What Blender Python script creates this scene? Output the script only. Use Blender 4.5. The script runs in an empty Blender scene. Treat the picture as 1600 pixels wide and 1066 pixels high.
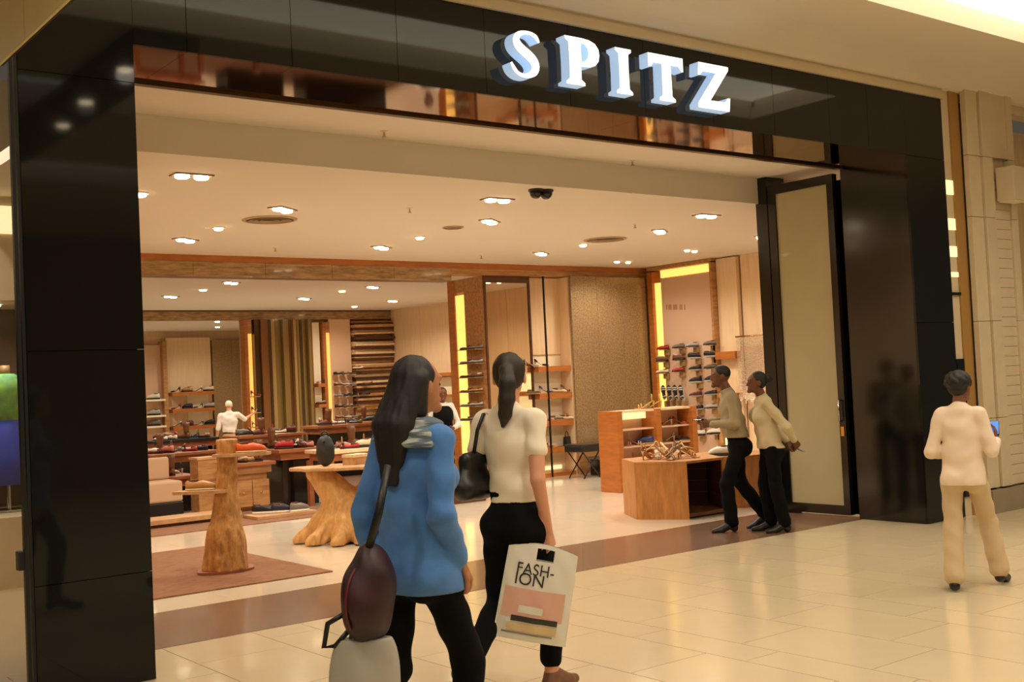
import bpy, bmesh, math, random
import numpy as np
from mathutils import Vector, Matrix

S = bpy.context.scene
COL = S.collection
R_ = math.radians
random.seed(7)

# ---------------------------------------------------------------- camera
F_PX, YAW, PITCH, ROLL = 1804.5, R_(37.816), R_(1.935), R_(-2.709)
CAM = Vector((0.0, 0.0, 1.62))
_fw = Vector((math.sin(YAW) * math.cos(PITCH), math.cos(YAW) * math.cos(PITCH), math.sin(PITCH)))
_r0 = Vector((math.cos(YAW), -math.sin(YAW), 0.0))
_u0 = _r0.cross(_fw)
_rt = _r0 * math.cos(ROLL) + _u0 * math.sin(ROLL)
_up = _u0 * math.cos(ROLL) - _r0 * math.sin(ROLL)
cam_data = bpy.data.cameras.new('camera')
cam = bpy.data.objects.new('camera', cam_data)
COL.objects.link(cam)
M = Matrix((_rt, _up, -_fw)).transposed().to_4x4()
M.translation = CAM
cam.matrix_world = M
cam_data.sensor_width = 36.0
cam_data.lens = F_PX / 1600.0 * 36.0
cam_data.clip_end = 200.0
S.camera = cam

# ---------------------------------------------------------------- world, view
w = bpy.data.worlds.new('world')
S.world = w
w.use_nodes = True
w.node_tree.nodes['Background'].inputs[0].default_value = (1.0, 0.84, 0.64, 1)
w.node_tree.nodes['Background'].inputs[1].default_value = 0.07
S.view_settings.view_transform = 'Standard'
S.view_settings.look = 'None'
S.view_settings.gamma = 1.0
S.view_settings.use_curve_mapping = False
S.view_settings.exposure = 0.0
try:
    S.cycles.max_bounces = 8
    S.cycles.diffuse_bounces = 4
    S.cycles.glossy_bounces = 4
    S.cycles.transmission_bounces = 6
    S.cycles.caustics_reflective = False
    S.cycles.caustics_refractive = False
    S.cycles.sample_clamp_indirect = 4.0
    S.cycles.use_denoising = True
except Exception:
    pass
SPOT_W = 63.0          # one shop downlight
WARM = (1.0, 0.89, 0.73)
MALL_C = (1.0, 0.88, 0.70)


def area(name, loc, size, watts, col=WARM, rot=(0, 0, 0)):
    ld = bpy.data.lights.new(name, 'AREA')
    ld.shape = 'RECTANGLE'
    ld.size, ld.size_y = size
    ld.energy = watts
    ld.color = col
    o = bpy.data.objects.new(name, ld)
    o.location = loc
    o.rotation_euler = rot
    COL.objects.link(o)
    return o




# ---------------------------------------------------------------- points of the place seen at a photograph position
def _ray(x, y):
    return _rt * ((x - 800) / F_PX) - _up * ((y - 533) / F_PX) + _fw


def PY(x, y, Y):
    d = _ray(x, y)
    return CAM + d * ((Y - CAM.y) / d.y)


def PX(x, y, X):
    d = _ray(x, y)
    return CAM + d * ((X - CAM.x) / d.x)


def PZ(x, y, Z):
    d = _ray(x, y)
    return CAM + d * ((Z - CAM.z) / d.z)


# ---------------------------------------------------------------- materials
def lin(c):
    return tuple((v / 12.92 if v <= 0.04045 else ((v + 0.055) / 1.055) ** 2.4) for v in [x / 255.0 for x in c])


_mats = {}


def mat(name, rgb, rough=0.6, metal=0.0, spec=0.5, noise=0.0, nscale=8.0, stretch=(1, 1, 1), rgb2=None, bump=0.0, coat=0.0,
        emit=None, es=0.0, trans=0.0, alpha=1.0, kind='noise', sheen=0.0):
    if name in _mats:
        return _mats[name]
    m = bpy.data.materials.new(name)
    m.use_nodes = True
    nt = m.node_tree
    b = nt.nodes['Principled BSDF']
    c = lin(rgb)
    b.inputs['Base Color'].default_value = (*c, 1)
    b.inputs['Roughness'].default_value = rough
    b.inputs['Metallic'].default_value = metal
    b.inputs['Specular IOR Level'].default_value = spec
    b.inputs['Coat Weight'].default_value = coat
    b.inputs['Coat Roughness'].default_value = 0.05
    b.inputs['Transmission Weight'].default_value = trans
    b.inputs['Alpha'].default_value = alpha
    b.inputs['Sheen Weight'].default_value = sheen
    if emit:
        b.inputs['Emission Color'].default_value = (*lin(emit), 1)
        b.inputs['Emission Strength'].default_value = es
    if noise > 0 or rgb2:
        tc = nt.nodes.new('ShaderNodeTexCoord')
        mp = nt.nodes.new('ShaderNodeMapping')
        mp.inputs['Scale'].default_value = stretch
        nt.links.new(tc.outputs['Object'], mp.inputs['Vector'])
        if kind == 'voronoi':
            n = nt.nodes.new('ShaderNodeTexVoronoi')
            n.inputs['Scale'].default_value = nscale
            out = n.outputs['Color']
        elif kind == 'wave':
            n = nt.nodes.new('ShaderNodeTexWave')
            n.inputs['Scale'].default_value = nscale
            n.inputs['Distortion'].default_value = 6.0
            n.inputs['Detail'].default_value = 3.0
            n.inputs['Detail Scale'].default_value = 1.5
            out = n.outputs['Fac']
        else:
            n = nt.nodes.new('ShaderNodeTexNoise')
            n.inputs['Scale'].default_value = nscale
            n.inputs['Detail'].default_value = 5.0
            n.inputs['Roughness'].default_value = 0.6
            out = n.outputs['Fac']
        nt.links.new(mp.outputs[0], n.inputs['Vector'])
        cr = nt.nodes.new('ShaderNodeValToRGB')
        c2 = lin(rgb2) if rgb2 else tuple(v * (1 - noise) for v in c)
        cr.color_ramp.elements[0].position = 0.3
        cr.color_ramp.elements[0].color = (*c2, 1)
        cr.color_ramp.elements[1].position = 0.7
        cr.color_ramp.elements[1].color = (*c, 1)
        nt.links.new(out, cr.inputs[0])
        nt.links.new(cr.outputs[0], b.inputs['Base Color'])
        if bump > 0:
            bp = nt.nodes.new('ShaderNodeBump')
            bp.inputs['Strength'].default_value = bump
            bp.inputs['Distance'].default_value = 0.02
            nt.links.new(out, bp.inputs['Height'])
            nt.links.new(bp.outputs[0], b.inputs['Normal'])
    _mats[name] = m
    return m


MT = dict(
    tile=mat('mall_tile', (224, 206, 172), 0.16, noise=0.07, nscale=1.6, coat=0.15),
    grout=mat('mall_grout', (172, 150, 118), 0.6),
    shopfloor=mat('shop_marble', (232, 218, 196), 0.13, noise=0.05, nscale=1.2, coat=0.25),
    strip=mat('brown_stone', (124, 94, 74), 0.22, noise=0.10, nscale=3.0, coat=0.15),
    rug=mat('brown_rug', (158, 112, 80), 0.95, rgb2=(116, 78, 54), nscale=9, stretch=(1, 7, 1), bump=0.4),
    plaster=mat('shop_ceiling_paint', (224, 214, 200), 0.9),
    mallceil=mat('mall_ceiling_paint', (222, 210, 190), 0.9),
    blackglass=mat('black_glass', (24, 24, 22), 0.05, spec=0.32),
    blackgloss=mat('black_lacquer', (14, 14, 14), 0.14, spec=0.6),
    blackmetal=mat('black_metal', (16, 16, 17), 0.4),
    blackleather=mat('black_leather', (18, 17, 17), 0.42),
    bronze=mat('bronze_mirror', (150, 112, 72), 0.05, metal=1.0),
    bronzetrim=mat('bronze_trim', (96, 76, 50), 0.3, metal=0.8),
    mirror=mat('mirror_glass', (214, 200, 180), 0.02, metal=1.0),
    woodpale=mat('pale_wood_panel', (236, 208, 170), 0.45, rgb2=(226, 194, 152), nscale=3, stretch=(6, 6, 0.6)),
    woodorange=mat('orange_wood', (184, 112, 50), 0.4, rgb2=(160, 92, 38), nscale=4, stretch=(1, 1, 6)),
    wooddark=mat('dark_wood', (98, 60, 36), 0.4, rgb2=(74, 44, 26), nscale=4, stretch=(1, 6, 6)),
    woodmid=mat('mid_wood', (194, 146, 92), 0.45, rgb2=(148, 100, 56), nscale=4, stretch=(1, 6, 6)),
    woodtop=mat('table_top_wood', (170, 104, 62), 0.32, rgb2=(138, 80, 46), nscale=4, stretch=(1, 6, 6)),
    slab=mat('sawn_slab_wood', (206, 164, 116), 0.55, rgb2=(176, 132, 86), nscale=5, stretch=(1, 5, 1)),
    root=mat('driftwood_root', (216, 168, 102), 0.6, rgb2=(176, 126, 68), nscale=7, stretch=(3, 3, 0.8), bump=0.5),
    trunk=mat('tree_trunk_wood', (206, 152, 86), 0.55, rgb2=(144, 94, 44), nscale=9, stretch=(2, 2, 1), bump=0.6),
    hexwood=mat('hexagon_oak', (190, 130, 66), 0.45, rgb2=(160, 102, 46), nscale=5, stretch=(4, 4, 0.8)),
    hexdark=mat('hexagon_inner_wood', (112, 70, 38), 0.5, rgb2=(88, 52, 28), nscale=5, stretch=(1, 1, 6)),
    gold=mat('gold_mesh', (172, 144, 104), 0.4, metal=0.15, rgb2=(128, 100, 66), nscale=38, bump=0.5, coat=0.55),
    beam=mat('beam_veined_panel', (186, 150, 100), 0.25, rgb2=(112, 82, 46), nscale=5, stretch=(0.8, 1, 5), coat=0.3),
    taupe=mat('taupe_panel', (214, 178, 148), 0.7),
    cream=mat('cream_panel', (244, 232, 200), 0.7),
    stone=mat('beige_stone', (212, 194, 162), 0.55, noise=0.1, nscale=4),
    stonegold=mat('gold_stone', (168, 126, 66), 0.5, noise=0.12, nscale=4),
    stonegrey=mat('plinth_stone', (150, 136, 112), 0.5, noise=0.12, nscale=4),
    fascia=mat('fascia_panel', (226, 208, 146), 0.45, noise=0.06, nscale=3),
    frost=mat('frosted_glass', (178, 168, 132), 0.5, noise=0.05, nscale=2, coat=0.3),
    white=mat('white_plastic', (236, 234, 228), 0.4),
    chrome=mat('chrome', (200, 200, 200), 0.15, metal=1.0),
    brass=mat('brass', (206, 166, 92), 0.25, metal=1.0),
    letter=mat('sign_letter_face', (250, 250, 250), 0.4, emit=(255, 252, 248), es=1.15),
    letterside=mat('sign_letter_return', (190, 214, 240), 0.4, emit=(176, 208, 245), es=0.62),
    lamp=mat('lamp_glow', (255, 240, 210), 0.4, emit=(255, 232, 190), es=14.0),
    lampsoft=mat('lamp_glow_soft', (255, 240, 210), 0.4, emit=(255, 228, 176), es=5.0),
    tray=mat('tray_glow', (255, 250, 236), 0.5, emit=(255, 243, 214), es=2.6),
    traysoft=mat('tray_glow_soft', (240, 236, 226), 0.5, emit=(235, 232, 222), es=1.0),
    glowsoft=mat('amber_post_light', (255, 190, 100), 0.5, emit=(255, 178, 84), es=0.95),
    glowstrip=mat('amber_light_strip', (255, 210, 110), 0.5, emit=(255, 205, 104), es=1.25),
    lightbar=mat('pale_light_bar', (250, 240, 200), 0.5, emit=(250, 232, 176), es=0.9),
    glass=mat('clear_glass', (240, 244, 240), 0.03, spec=0.5, trans=0.95),
    acrylic=mat('olive_acrylic', (170, 140, 98), 0.3),
)

def thin_glass():
    m = bpy.data.materials.new('clear_pane')
    m.use_nodes = True
    nt = m.node_tree
    nt.nodes.remove(nt.nodes['Principled BSDF'])
    a, b, mx = nt.nodes.new('ShaderNodeBsdfTransparent'), nt.nodes.new('ShaderNodeBsdfGlossy'), nt.nodes.new('ShaderNodeMixShader')
    a.inputs[0].default_value = (0.9, 0.93, 0.9, 1)
    b.inputs['Roughness'].default_value = 0.02
    mx.inputs[0].default_value = 0.07
    nt.links.new(a.outputs[0], mx.inputs[1]); nt.links.new(b.outputs[0], mx.inputs[2])
    nt.links.new(mx.outputs[0], nt.nodes['Material Output'].inputs['Surface'])
    return m


MT['glass'] = thin_glass()
SHOE_COL = dict(black=(20, 19, 19), white=(232, 226, 216), brown=(110, 68, 40), tan=(186, 138, 88), red=(176, 34, 34), blue=(52, 70, 128),
                navy=(30, 36, 60), orange=(226, 96, 40), grey=(120, 112, 104), cream=(224, 206, 172), pink=(206, 130, 120), gold=(200, 160, 84),
                olive=(96, 86, 56), silver=(176, 172, 170), burgundy=(92, 26, 30))


def shoemat(c):
    return mat('leather_' + c, SHOE_COL[c], 0.38, noise=0.08, nscale=30)


# ---------------------------------------------------------------- mesh helpers
class MB:
    def __init__(self):
        self.v, self.f = [], []

    def add(self, vs, fs):
        o = len(self.v)
        self.v += [tuple(p) for p in vs]
        self.f += [tuple(i + o for i in q) for q in fs]
        return self

    def box(self, x0, x1, y0, y1, z0, z1):
        if x0 > x1: x0, x1 = x1, x0
        if y0 > y1: y0, y1 = y1, y0
        if z0 > z1: z0, z1 = z1, z0
        return self.add([(x0, y0, z0), (x1, y0, z0), (x1, y1, z0), (x0, y1, z0), (x0, y0, z1), (x1, y0, z1), (x1, y1, z1), (x0, y1, z1)],
                        [(0, 3, 2, 1), (4, 5, 6, 7), (0, 1, 5, 4), (1, 2, 6, 5), (2, 3, 7, 6), (3, 0, 4, 7)])

    def bar(self, a, b, wx, wy=None):
        """square bar from a to b"""
        wy = wy or wx
        a, b = Vector(a), Vector(b)
        d = (b - a).normalized()
        s = Vector((0, 0, 1)) if abs(d.z) < 0.9 else Vector((1, 0, 0))
        u = d.cross(s).normalized() * wx * 0.5
        v = d.cross(u).normalized() * wy * 0.5
        vs = [p + su * u + sv * v for p in (a, b) for su, sv in ((-1, -1), (1, -1), (1, 1), (-1, 1))]
        return self.add(vs, [(0, 1, 2, 3), (7, 6, 5, 4), (0, 4, 5, 1), (1, 5, 6, 2), (2, 6, 7, 3), (3, 7, 4, 0)])

    def tube(self, pts, radii, n=10, caps=True):
        pts = [Vector(p) for p in pts]
        if not hasattr(radii, '__len__'): radii = [radii] * len(pts)
        rings, ref = [], None
        for i, p in enumerate(pts):
            d = (pts[min(i + 1, len(pts) - 1)] - pts[max(i - 1, 0)]).normalized()
            if ref is None:
                ref = Vector((0, 0, 1)) if abs(d.z) < 0.9 else Vector((1, 0, 0))
            u = (ref - d * ref.dot(d)).normalized()
            ref = u
            v = d.cross(u)
            rings.append([p + (u * math.cos(2 * math.pi * k / n) + v * math.sin(2 * math.pi * k / n)) * radii[i] for k in range(n)])
        vs = [q for r in rings for q in r]
        fs = []
        for i in range(len(pts) - 1):
            for k in range(n):
                fs.append((i * n + k, i * n + (k + 1) % n, (i + 1) * n + (k + 1) % n, (i + 1) * n + k))
        if caps:
            fs.append(tuple(range(n))[::-1])
            fs.append(tuple((len(pts) - 1) * n + k for k in range(n)))
        return self.add(vs, fs)

    def lathe(self, prof, n=20, c=(0, 0, 0)):
        vs, fs = [], []
        for r, z in prof:
            for k in range(n):
                a = 2 * math.pi * k / n
                vs.append((c[0] + r * math.cos(a), c[1] + r * math.sin(a), c[2] + z))
        m = len(prof)
        for i in range(m - 1):
            for k in range(n):
                fs.append((i * n + k, i * n + (k + 1) % n, (i + 1) * n + (k + 1) % n, (i + 1) * n + k))
        fs.append(tuple(range(n))[::-1])
        fs.append(tuple((m - 1) * n + k for k in range(n)))
        return self.add(vs, fs)

    def prism(self, poly, z0, z1):
        n = len(poly)
        vs = [(x, y, z0) for x, y in poly] + [(x, y, z1) for x, y in poly]
        fs = [tuple(range(n))[::-1], tuple(range(n, 2 * n))]
        fs += [(k, (k + 1) % n, n + (k + 1) % n, n + k) for k in range(n)]
        return self.add(vs, fs)

    def loft(self, rings, caps=True):
        n = len(rings[0])
        vs = [p for r in rings for p in r]
        fs = []
        for i in range(len(rings) - 1):
            for k in range(n):
                fs.append((i * n + k, i * n + (k + 1) % n, (i + 1) * n + (k + 1) % n, (i + 1) * n + k))
        if caps:
            fs.append(tuple(range(n))[::-1])
            fs.append(tuple((len(rings) - 1) * n + k for k in range(n)))
        return self.add(vs, fs)

    def mesh(self, name, m, smooth=False):
        me = bpy.data.meshes.new(name)
        me.from_pydata(self.v, [], self.f)
        me.materials.append(m)
        bm = bmesh.new()
        bm.from_mesh(me)
        bmesh.ops.recalc_face_normals(bm, faces=bm.faces)
        bm.to_mesh(me)
        bm.free()
        if smooth:
            me.polygons.foreach_set('use_smooth', [True] * len(me.polygons))
        return me


def link(name, me, parent=None, loc=None, rot=None):
    o = bpy.data.objects.new(name, me)
    COL.objects.link(o)
    if parent is not None: o.parent = parent
    if loc is not None: o.location = loc
    if rot is not None: o.rotation_euler = rot
    return o


def part(name, mb, m, parent=None, smooth=False, bevel=0.0, loc=None, rot=None):
    o = link(name, mb.mesh(name, m, smooth), parent, loc, rot)
    if bevel > 0:
        bv = o.modifiers.new('bevel', 'BEVEL')
        bv.width = bevel
        bv.segments = 2
        bv.limit_method = 'ANGLE'
    return o


def tag(o, label, cat, group=None):
    o['label'] = label
    o['category'] = cat
    if group: o['group'] = group
    return o


def thing(name, label, cat, loc=(0, 0, 0), rotz=0.0, group=None):
    o = bpy.data.objects.new(name, None)
    o.empty_display_size = 0.1
    COL.objects.link(o)
    o.location = loc
    o.rotation_euler = (0, 0, rotz)
    return tag(o, label, cat, group)


def struct(name, mb, m, label=None, parent=None, smooth=False, bevel=0.0):
    o = part(name, mb, m, parent, smooth, bevel)
    if parent is None:
        o['kind'] = 'structure'
        if label: o['label'] = label
    return o


def B(*a):
    return MB().box(*a)


def text_mesh(s, size, depth, m, name='lettering', align='CENTER'):
    cu = bpy.data.curves.new(name, 'FONT')
    cu.body = s
    cu.size = size
    cu.extrude = depth
    cu.align_x = align
    cu.align_y = 'CENTER'
    o = bpy.data.objects.new(name, cu)
    COL.objects.link(o)
    dg = bpy.context.evaluated_depsgraph_get()
    me = bpy.data.meshes.new_from_object(o.evaluated_get(dg))
    bpy.data.objects.remove(o)
    me.materials.clear()
    me.materials.append(m)
    return me

# ================================================================ SETTING
YF, YB = 6.60, 7.40          # front and back of the portal
XL0, XL1 = 1.72, 2.42        # dark glass pillar beside the left shop
XR0, XR1 = 10.22, 10.89      # dark glass pillar beside the stone column
ZS, ZH = 3.69, 4.32          # soffit and top of the sign band
ZR, ZC = 3.78, 3.49          # ceiling behind the portal, main shop ceiling

# mall floor with its tiles
floor = struct('floor', B(-6, 22, -8, 7.36, -0.06, -0.006), MT['grout'], 'polished beige tiled mall floor')
xj = [-0.98, -0.36, 0.26, 0.6, 1.2, 1.8, 2.12, 2.74, 3.36, 3.72, 4.32, 4.92, 5.22, 5.83, 6.45, 6.79, 7.40, 7.72, 8.33, 8.93, 9.27, 9.88, 10.5, 10.82, 11.44, 12.05, 12.4, 13.0, 13.6, 14.2]
off = [0.0, 0.3, 0.61, 0.3, 0.0, 0.61]
tile_meshes = {}
g = 0.003
for i in range(len(xj) - 1):
    wd = round(xj[i + 1] - xj[i], 2)
    y = 2.86 + off[i % 6] - 0.9 * 2
    while y < 7.36:
        y1 = min(y + 0.9, 7.36)
        if y1 - y > 0.05:
            k = (wd, round(y1 - y, 2))
            if k not in tile_meshes:
                tile_meshes[k] = B(g, wd - g, g, y1 - y - g, -0.012, 0.0).mesh('tile', MT['tile'])
            link('tile', tile_meshes[k], floor, (xj[i], y, 0))
        y += 0.9
struct('floor_beyond', B(-6, xj[0], -8, 7.36, -0.05, -0.001), MT['tile'], 'beige mall floor beside the left shop window')
struct('floor_front', B(-1, 14.2, -8, 1.7, -0.05, -0.001), MT['tile'], 'beige mall floor in the foreground')
struct('floor_passage', B(-6, 2.9, 7.36, 12.0, -0.06, 0.0), MT['tile'], 'beige mall floor behind the dark glass pillar')
struct('floor_neighbour', B(14.2, 22, -8, 7.36, -0.05, -0.001), MT['tile'], 'beige mall floor beyond the stone column')

# shop floor
struct('trim_1', B(2.3, XR0 + 0.4, 7.36, 8.58, -0.06, 0.002), MT['strip'], 'wide brown stone threshold strip across the shop entrance')
shopfloor = struct('shop_floor', B(2.6, 15.2, 8.58, 33.0, -0.06, -0.004), mat('shop_grout', (196, 178, 150), 0.5), 'cream polished marble shop floor')
sf_mesh = B(0.002, 0.998, 0.002, 0.998, -0.01, 0.0).mesh('tile', MT['shopfloor'])
for i in range(13):
    for j in range(17):
        link('tile', sf_mesh, shopfloor, (2.85 + i * 0.95, 8.58 + j * 0.95, 0)).scale = (0.95, 0.95, 1)
struct('shop_floor_back', B(2.95, 15.2, 8.58 + 17 * 0.95, 33, -0.05, -0.001), MT['shopfloor'], 'marble floor at the back of the shop')

# mall ceiling with its luminous trays
def slab_with_holes(x0, x1, y0, y1, z0, z1, holes):
    mb = MB()
    ys = sorted({y0, y1, *[h[2] for h in holes], *[h[3] for h in holes]})
    for a, b in zip(ys[:-1], ys[1:]):
        xs = x0
        for h in sorted(h for h in holes if h[2] <= a and h[3] >= b):
            if h[0] > xs: mb.box(xs, h[0], a, b, z0, z1)
            xs = h[1]
        if xs < x1: mb.box(xs, x1, a, b, z0, z1)
    return mb


holes = [(2.2, 10.65, 4.30, 5.50), (-3.0, 16.0, 1.45, 2.42), (-3, 16, -2.6, -1.4)]  # last tray, behind the camera, is added to light the mall
ceil = struct('ceiling', slab_with_holes(-6, 22, -8, 5.9, 4.57, 4.70, holes), MT['mallceil'], 'smooth beige mall ceiling with lit trays')
mb = MB()
prof = [(5.9, 4.57), (6.1, 4.555), (6.3, 4.52), (6.45, 4.475), (6.56, 4.43), (6.62, 4.42)]
for (ya, za), (yb, zb) in zip(prof[:-1], prof[1:]):
    mb.add([(-6, ya, za), (22, ya, za), (22, yb, zb), (-6, yb, zb), (-6, ya, 4.7), (22, ya, 4.7), (22, yb, 4.7), (-6, yb, 4.7)],
           [(0, 1, 2, 3), (4, 7, 6, 5), (0, 4, 5, 1), (3, 2, 6, 7)])
part('cove_slope', mb, MT['mallceil'], ceil, smooth=False)
for k, (x0, x1, y0, y1) in enumerate(holes):
    part('tray_panel', B(x0 - 0.1, x1 + 0.1, y0 - 0.1, y1 + 0.1, 4.80, 4.84), MT['tray' if k == 0 else 'traysoft'], ceil)
    part('tray_side', MB().box(x0 - 0.1, x1 + 0.1, y0 - 0.1, y0 - 0.06, 4.7, 4.84).box(x0 - 0.1, x1 + 0.1, y1 + 0.06, y1 + 0.1, 4.7, 4.84)
         .box(x0 - 0.1, x0 - 0.06, y0, y1, 4.7, 4.84).box(x1 + 0.06, x1 + 0.1, y0, y1, 4.7, 4.84), MT['mallceil'], ceil)
part('dark_bulkhead', B(3.30, 3.86, -1.0, 4.2, 4.46, 4.57), mat('bulkhead_brown', (70, 58, 46), 0.6), ceil)
struct('wall_opposite', B(-6, 22, -8.2, -8, 0, 4.7), mat('opposite_wall', (120, 92, 62), 0.6), 'far side of the mall concourse')


MALL_W = 135.0


def downlight(x, y, z, twin=False, rotz=0.0, watts=SPOT_W, label='', group='shop ceiling downlights', soft=False, r=0.062, aim=(0, 0)):
    t = thing('downlight', label, 'ceiling light', (x, y, z), rotz, group)
    offs = (-0.085, 0.085) if twin else (0.0,)
    if twin:
        part('frame', MB().box(-0.17, 0.17, -0.082, -0.072, -0.012, 0.0).box(-0.17, 0.17, 0.072, 0.082, -0.012, 0.0)
             .box(-0.17, -0.158, -0.072, 0.072, -0.012, 0.0).box(0.158, 0.17, -0.072, 0.072, -0.012, 0.0)
             .box(-0.158, 0.158, -0.072, 0.072, -0.004, 0.0), mat('lamp_frame', (128, 104, 80), 0.5), t)
    for ox in offs:
        part('lamp', MB().lathe([(r, -0.008), (r, -0.026), (r * 0.8, -0.034)], 16, (ox, 0, 0)), MT['lampsoft' if soft else 'lamp'], t)
        if not twin:
            part('trim_ring', MB().lathe([(r + 0.022, 0.0), (r + 0.022, -0.01), (r + 0.002, -0.012), (r + 0.002, -0.002)], 16, (ox, 0, 0)),
                 MT['white'], t)
    if watts > 0:
        ld = bpy.data.lights.new('downlight_beam', 'SPOT')
        ld.energy = watts * (2 if twin else 1)
        ld.color = MALL_C if z > 4 else WARM
        ld.spot_size = R_(155)
        ld.spot_blend = 0.7
        ld.shadow_soft_size = 0.08
        lo = bpy.data.objects.new('downlight_beam', ld)
        COL.objects.link(lo)
        lo.parent = t
        lo.location = (0, 0, -0.06)
        lo.rotation_euler = (aim[0], aim[1], 0)
    return t


for j, y in enumerate((3.45, 0.3, -3.2)):  # added fill lamps, out of view, that carry most of the mall light
    for i, x in enumerate((0.4, 6.6, 9.4, 12.4)):
        downlight(x, y, 4.57, False, 0, MALL_W, f'added concourse fill light, {["first", "second", "third", "fourth"][i]} along in the {["nearest", "middle", "farthest"][j]} row from the shop', 'concourse downlights')
struct('ceiling_passage', B(-6, 2.3, 6.8, 12.2, 4.56, 4.66), MT['mallceil'], 'beige ceiling of the left passage')
for i, x in enumerate((0.2, 1.7)):  # two added lamps that brighten the passage beside the pillar
    downlight(x, 9.4, 4.56, False, 0, MALL_W * 0.9, f'added passage fill light, {["far", "near"][i]} one from the dark pillar', 'concourse downlights')
# mall downlights in the dark bulkhead, mirrored by the pillar
for k, (x, y) in enumerate(((3.50, 3.45), (3.56, 2.2), (3.66, 1.15))):
    downlight(x, y, 4.46, False, 0, MALL_W * 0.6, ['nearest', 'second', 'third'][k] + ' concourse downlight counted from the shop front, in dark bulkhead', 'concourse downlights')

# ---------------------------------------------------------------- portal: pillars, sign band, soffit
pil = struct('wall_pillar_left', MB().box(XL0 + 0.26, XL1 - 0.03, YF + 0.03, YB - 0.03, 0, ZS + 0.63).box(XL0 + 0.03, XL0 + 0.26, YF + 0.02, YF + 0.06, 0, ZS + 0.63), MT['blackmetal'], 'dark glass clad pillar beside the left passage')
zs = [0.0, 0.62, 1.9, 3.46, 4.32]
for a, b in zip(zs[:-1], zs[1:]):
    part('glass_panel', B(XL0 + 0.05, XL1 - 0.0, YF, YF + 0.02, a + 0.002, b - 0.002), MT['blackglass'], pil)
    part('side_panel', B(XL1 - 0.02, XL1, YF + 0.022, YB, a + 0.002, b - 0.002), MT['blackglass'], pil)
    part('side_panel', B(XL0 + 0.24, XL0 + 0.26, YF + 0.062, YB, a + 0.002, b - 0.002), MT['blackglass'], pil)
part('edge_trim', MB().box(XL0, XL0 + 0.02, YF - 0.015, YF + 0.02, 0, 4.32).box(XL0 + 0.028, XL0 + 0.044, YF - 0.008, YF + 0.02, 0, 4.32), MT['blackmetal'], pil)
part('hinge', MB().box(XL0 - 0.03, XL0, YF - 0.01, YF + 0.05, 0.72, 0.82), MT['blackmetal'], pil)

pir = struct('wall_pillar_right', B(XR0 + 0.03, XR1 - 0.03, YF + 0.03, YB - 0.03, 0, 4.32), MT['blackmetal'], 'dark glass clad pillar beside the stone column')
for a, b in zip([0.0, 2.0, 3.68], [2.0, 3.68, 4.32]):
    part('glass_panel', B(XR0, XR1, YF, YF + 0.02, a + 0.002, b - 0.002), MT['blackglass'], pir)
part('side_panel', B(XR0, XR0 + 0.02, YF + 0.022, YB, 0.0, 3.69), MT['blackgloss'], pir)
part('end_panel', B(XR1 - 0.02, XR1, YF + 0.022, YB, 0.0, 4.32), MT['blackglass'], pir)

hdr = struct('wall_sign_band', B(XL1, XR0, YF + 0.03, YB, ZS + 0.03, ZH), MT['blackmetal'], 'dark glass band above the shop entrance')
xs = [XL1, 2.75, 3.45, 4.25, 5.0, 5.8, 6.6, 7.4, 8.2, 9.0, 9.6, XR0]
for a, b in zip(xs[:-1], xs[1:]):
    part('glass_panel', B(a + 0.002, b - 0.002, YF, YF + 0.025, ZS, ZH), MT['blackglass'], hdr)
    part('soffit_panel', B(a + 0.001, b - 0.001, YF + 0.026, YB - 0.04, ZS, ZS + 0.02), MT['bronze'], hdr)
part('soffit_edge', MB().box(XL1, XR0, YB - 0.04, YB + 0.02, ZS - 0.02, ZS + 0.05), MT['bronzetrim'], hdr)
struct('trim_2', MB().box(XL0, XR1 + 0.02, YF - 0.03, YF + 0.03, ZH, 4.40).box(XL0, XR1 + 0.02, YF - 0.012, YF + 0.03, 4.40, 4.43), MT['stone'],
       'slim beige stone moulding above the sign band')
struct('wall_above', B(-6, 22, YF + 0.03, YF + 0.2, 4.32, 4.75), MT['stone'], 'wall strip above the sign band')

# hanging fascia on the left passage
fa = struct('trim_3', B(1.665, 1.69, 1.4, YF - 0.02, 3.46, 4.57), mat('fascia_core', (60, 50, 34), 0.6), 'pale gold fascia hanging over the left passage')
y = YF - 0.02
while y > 1.5:
    part('fascia_panel', B(1.655, 1.668, y - 0.55, y - 0.004, 3.45, 4.57), MT['fascia'], fa)
    y -= 0.555

# ---------------------------------------------------------------- shop shell
lobby = struct('ceiling_lobby', slab_with_holes(2.4, 15.2, YB, 8.58, ZR, ZR + 0.1, []), MT['plaster'], 'raised plaster ceiling just inside the entrance')
part('bulkhead_face', B(2.4, 15.2, 8.58, 8.66, ZC, ZR + 0.1), MT['plaster'], lobby)
struct('ceiling_shop', B(2.4, 15.2, 8.66, 14.72, ZC, ZC + 0.1), MT['plaster'], 'warm plaster ceiling of the front shop room')
struct('ceiling_back', B(2.4, 15.4, 14.72, 24.5, ZC, ZC + 0.1), MT['plaster'], 'plaster ceiling of the back shop room')
struct('ceiling_far', B(2.4, 15.4, 24.5, 33, ZC, ZC + 0.1), MT['plaster'], 'plaster ceiling of the farthest shop room')
struct('wall_left', MB().prism([(2.32, YB), (2.42, YB), (3.45, 10.95), (3.45, 33), (3.35, 33), (3.35, 10.95)], 0, 3.8), MT['woodpale'], 'pale wood wall hidden behind the left pillar')
struct('wall_right', B(14.62, 14.8, YB, 14.9, 0, 3.8), MT['woodpale'], 'pale wood panelled right wall of the shop')
struct('wall_front_right', B(XR1, 14.8, YB - 0.02, YB + 0.1, 0, 4.4), MT['woodpale'], 'inner front wall right of the entrance')
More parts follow.
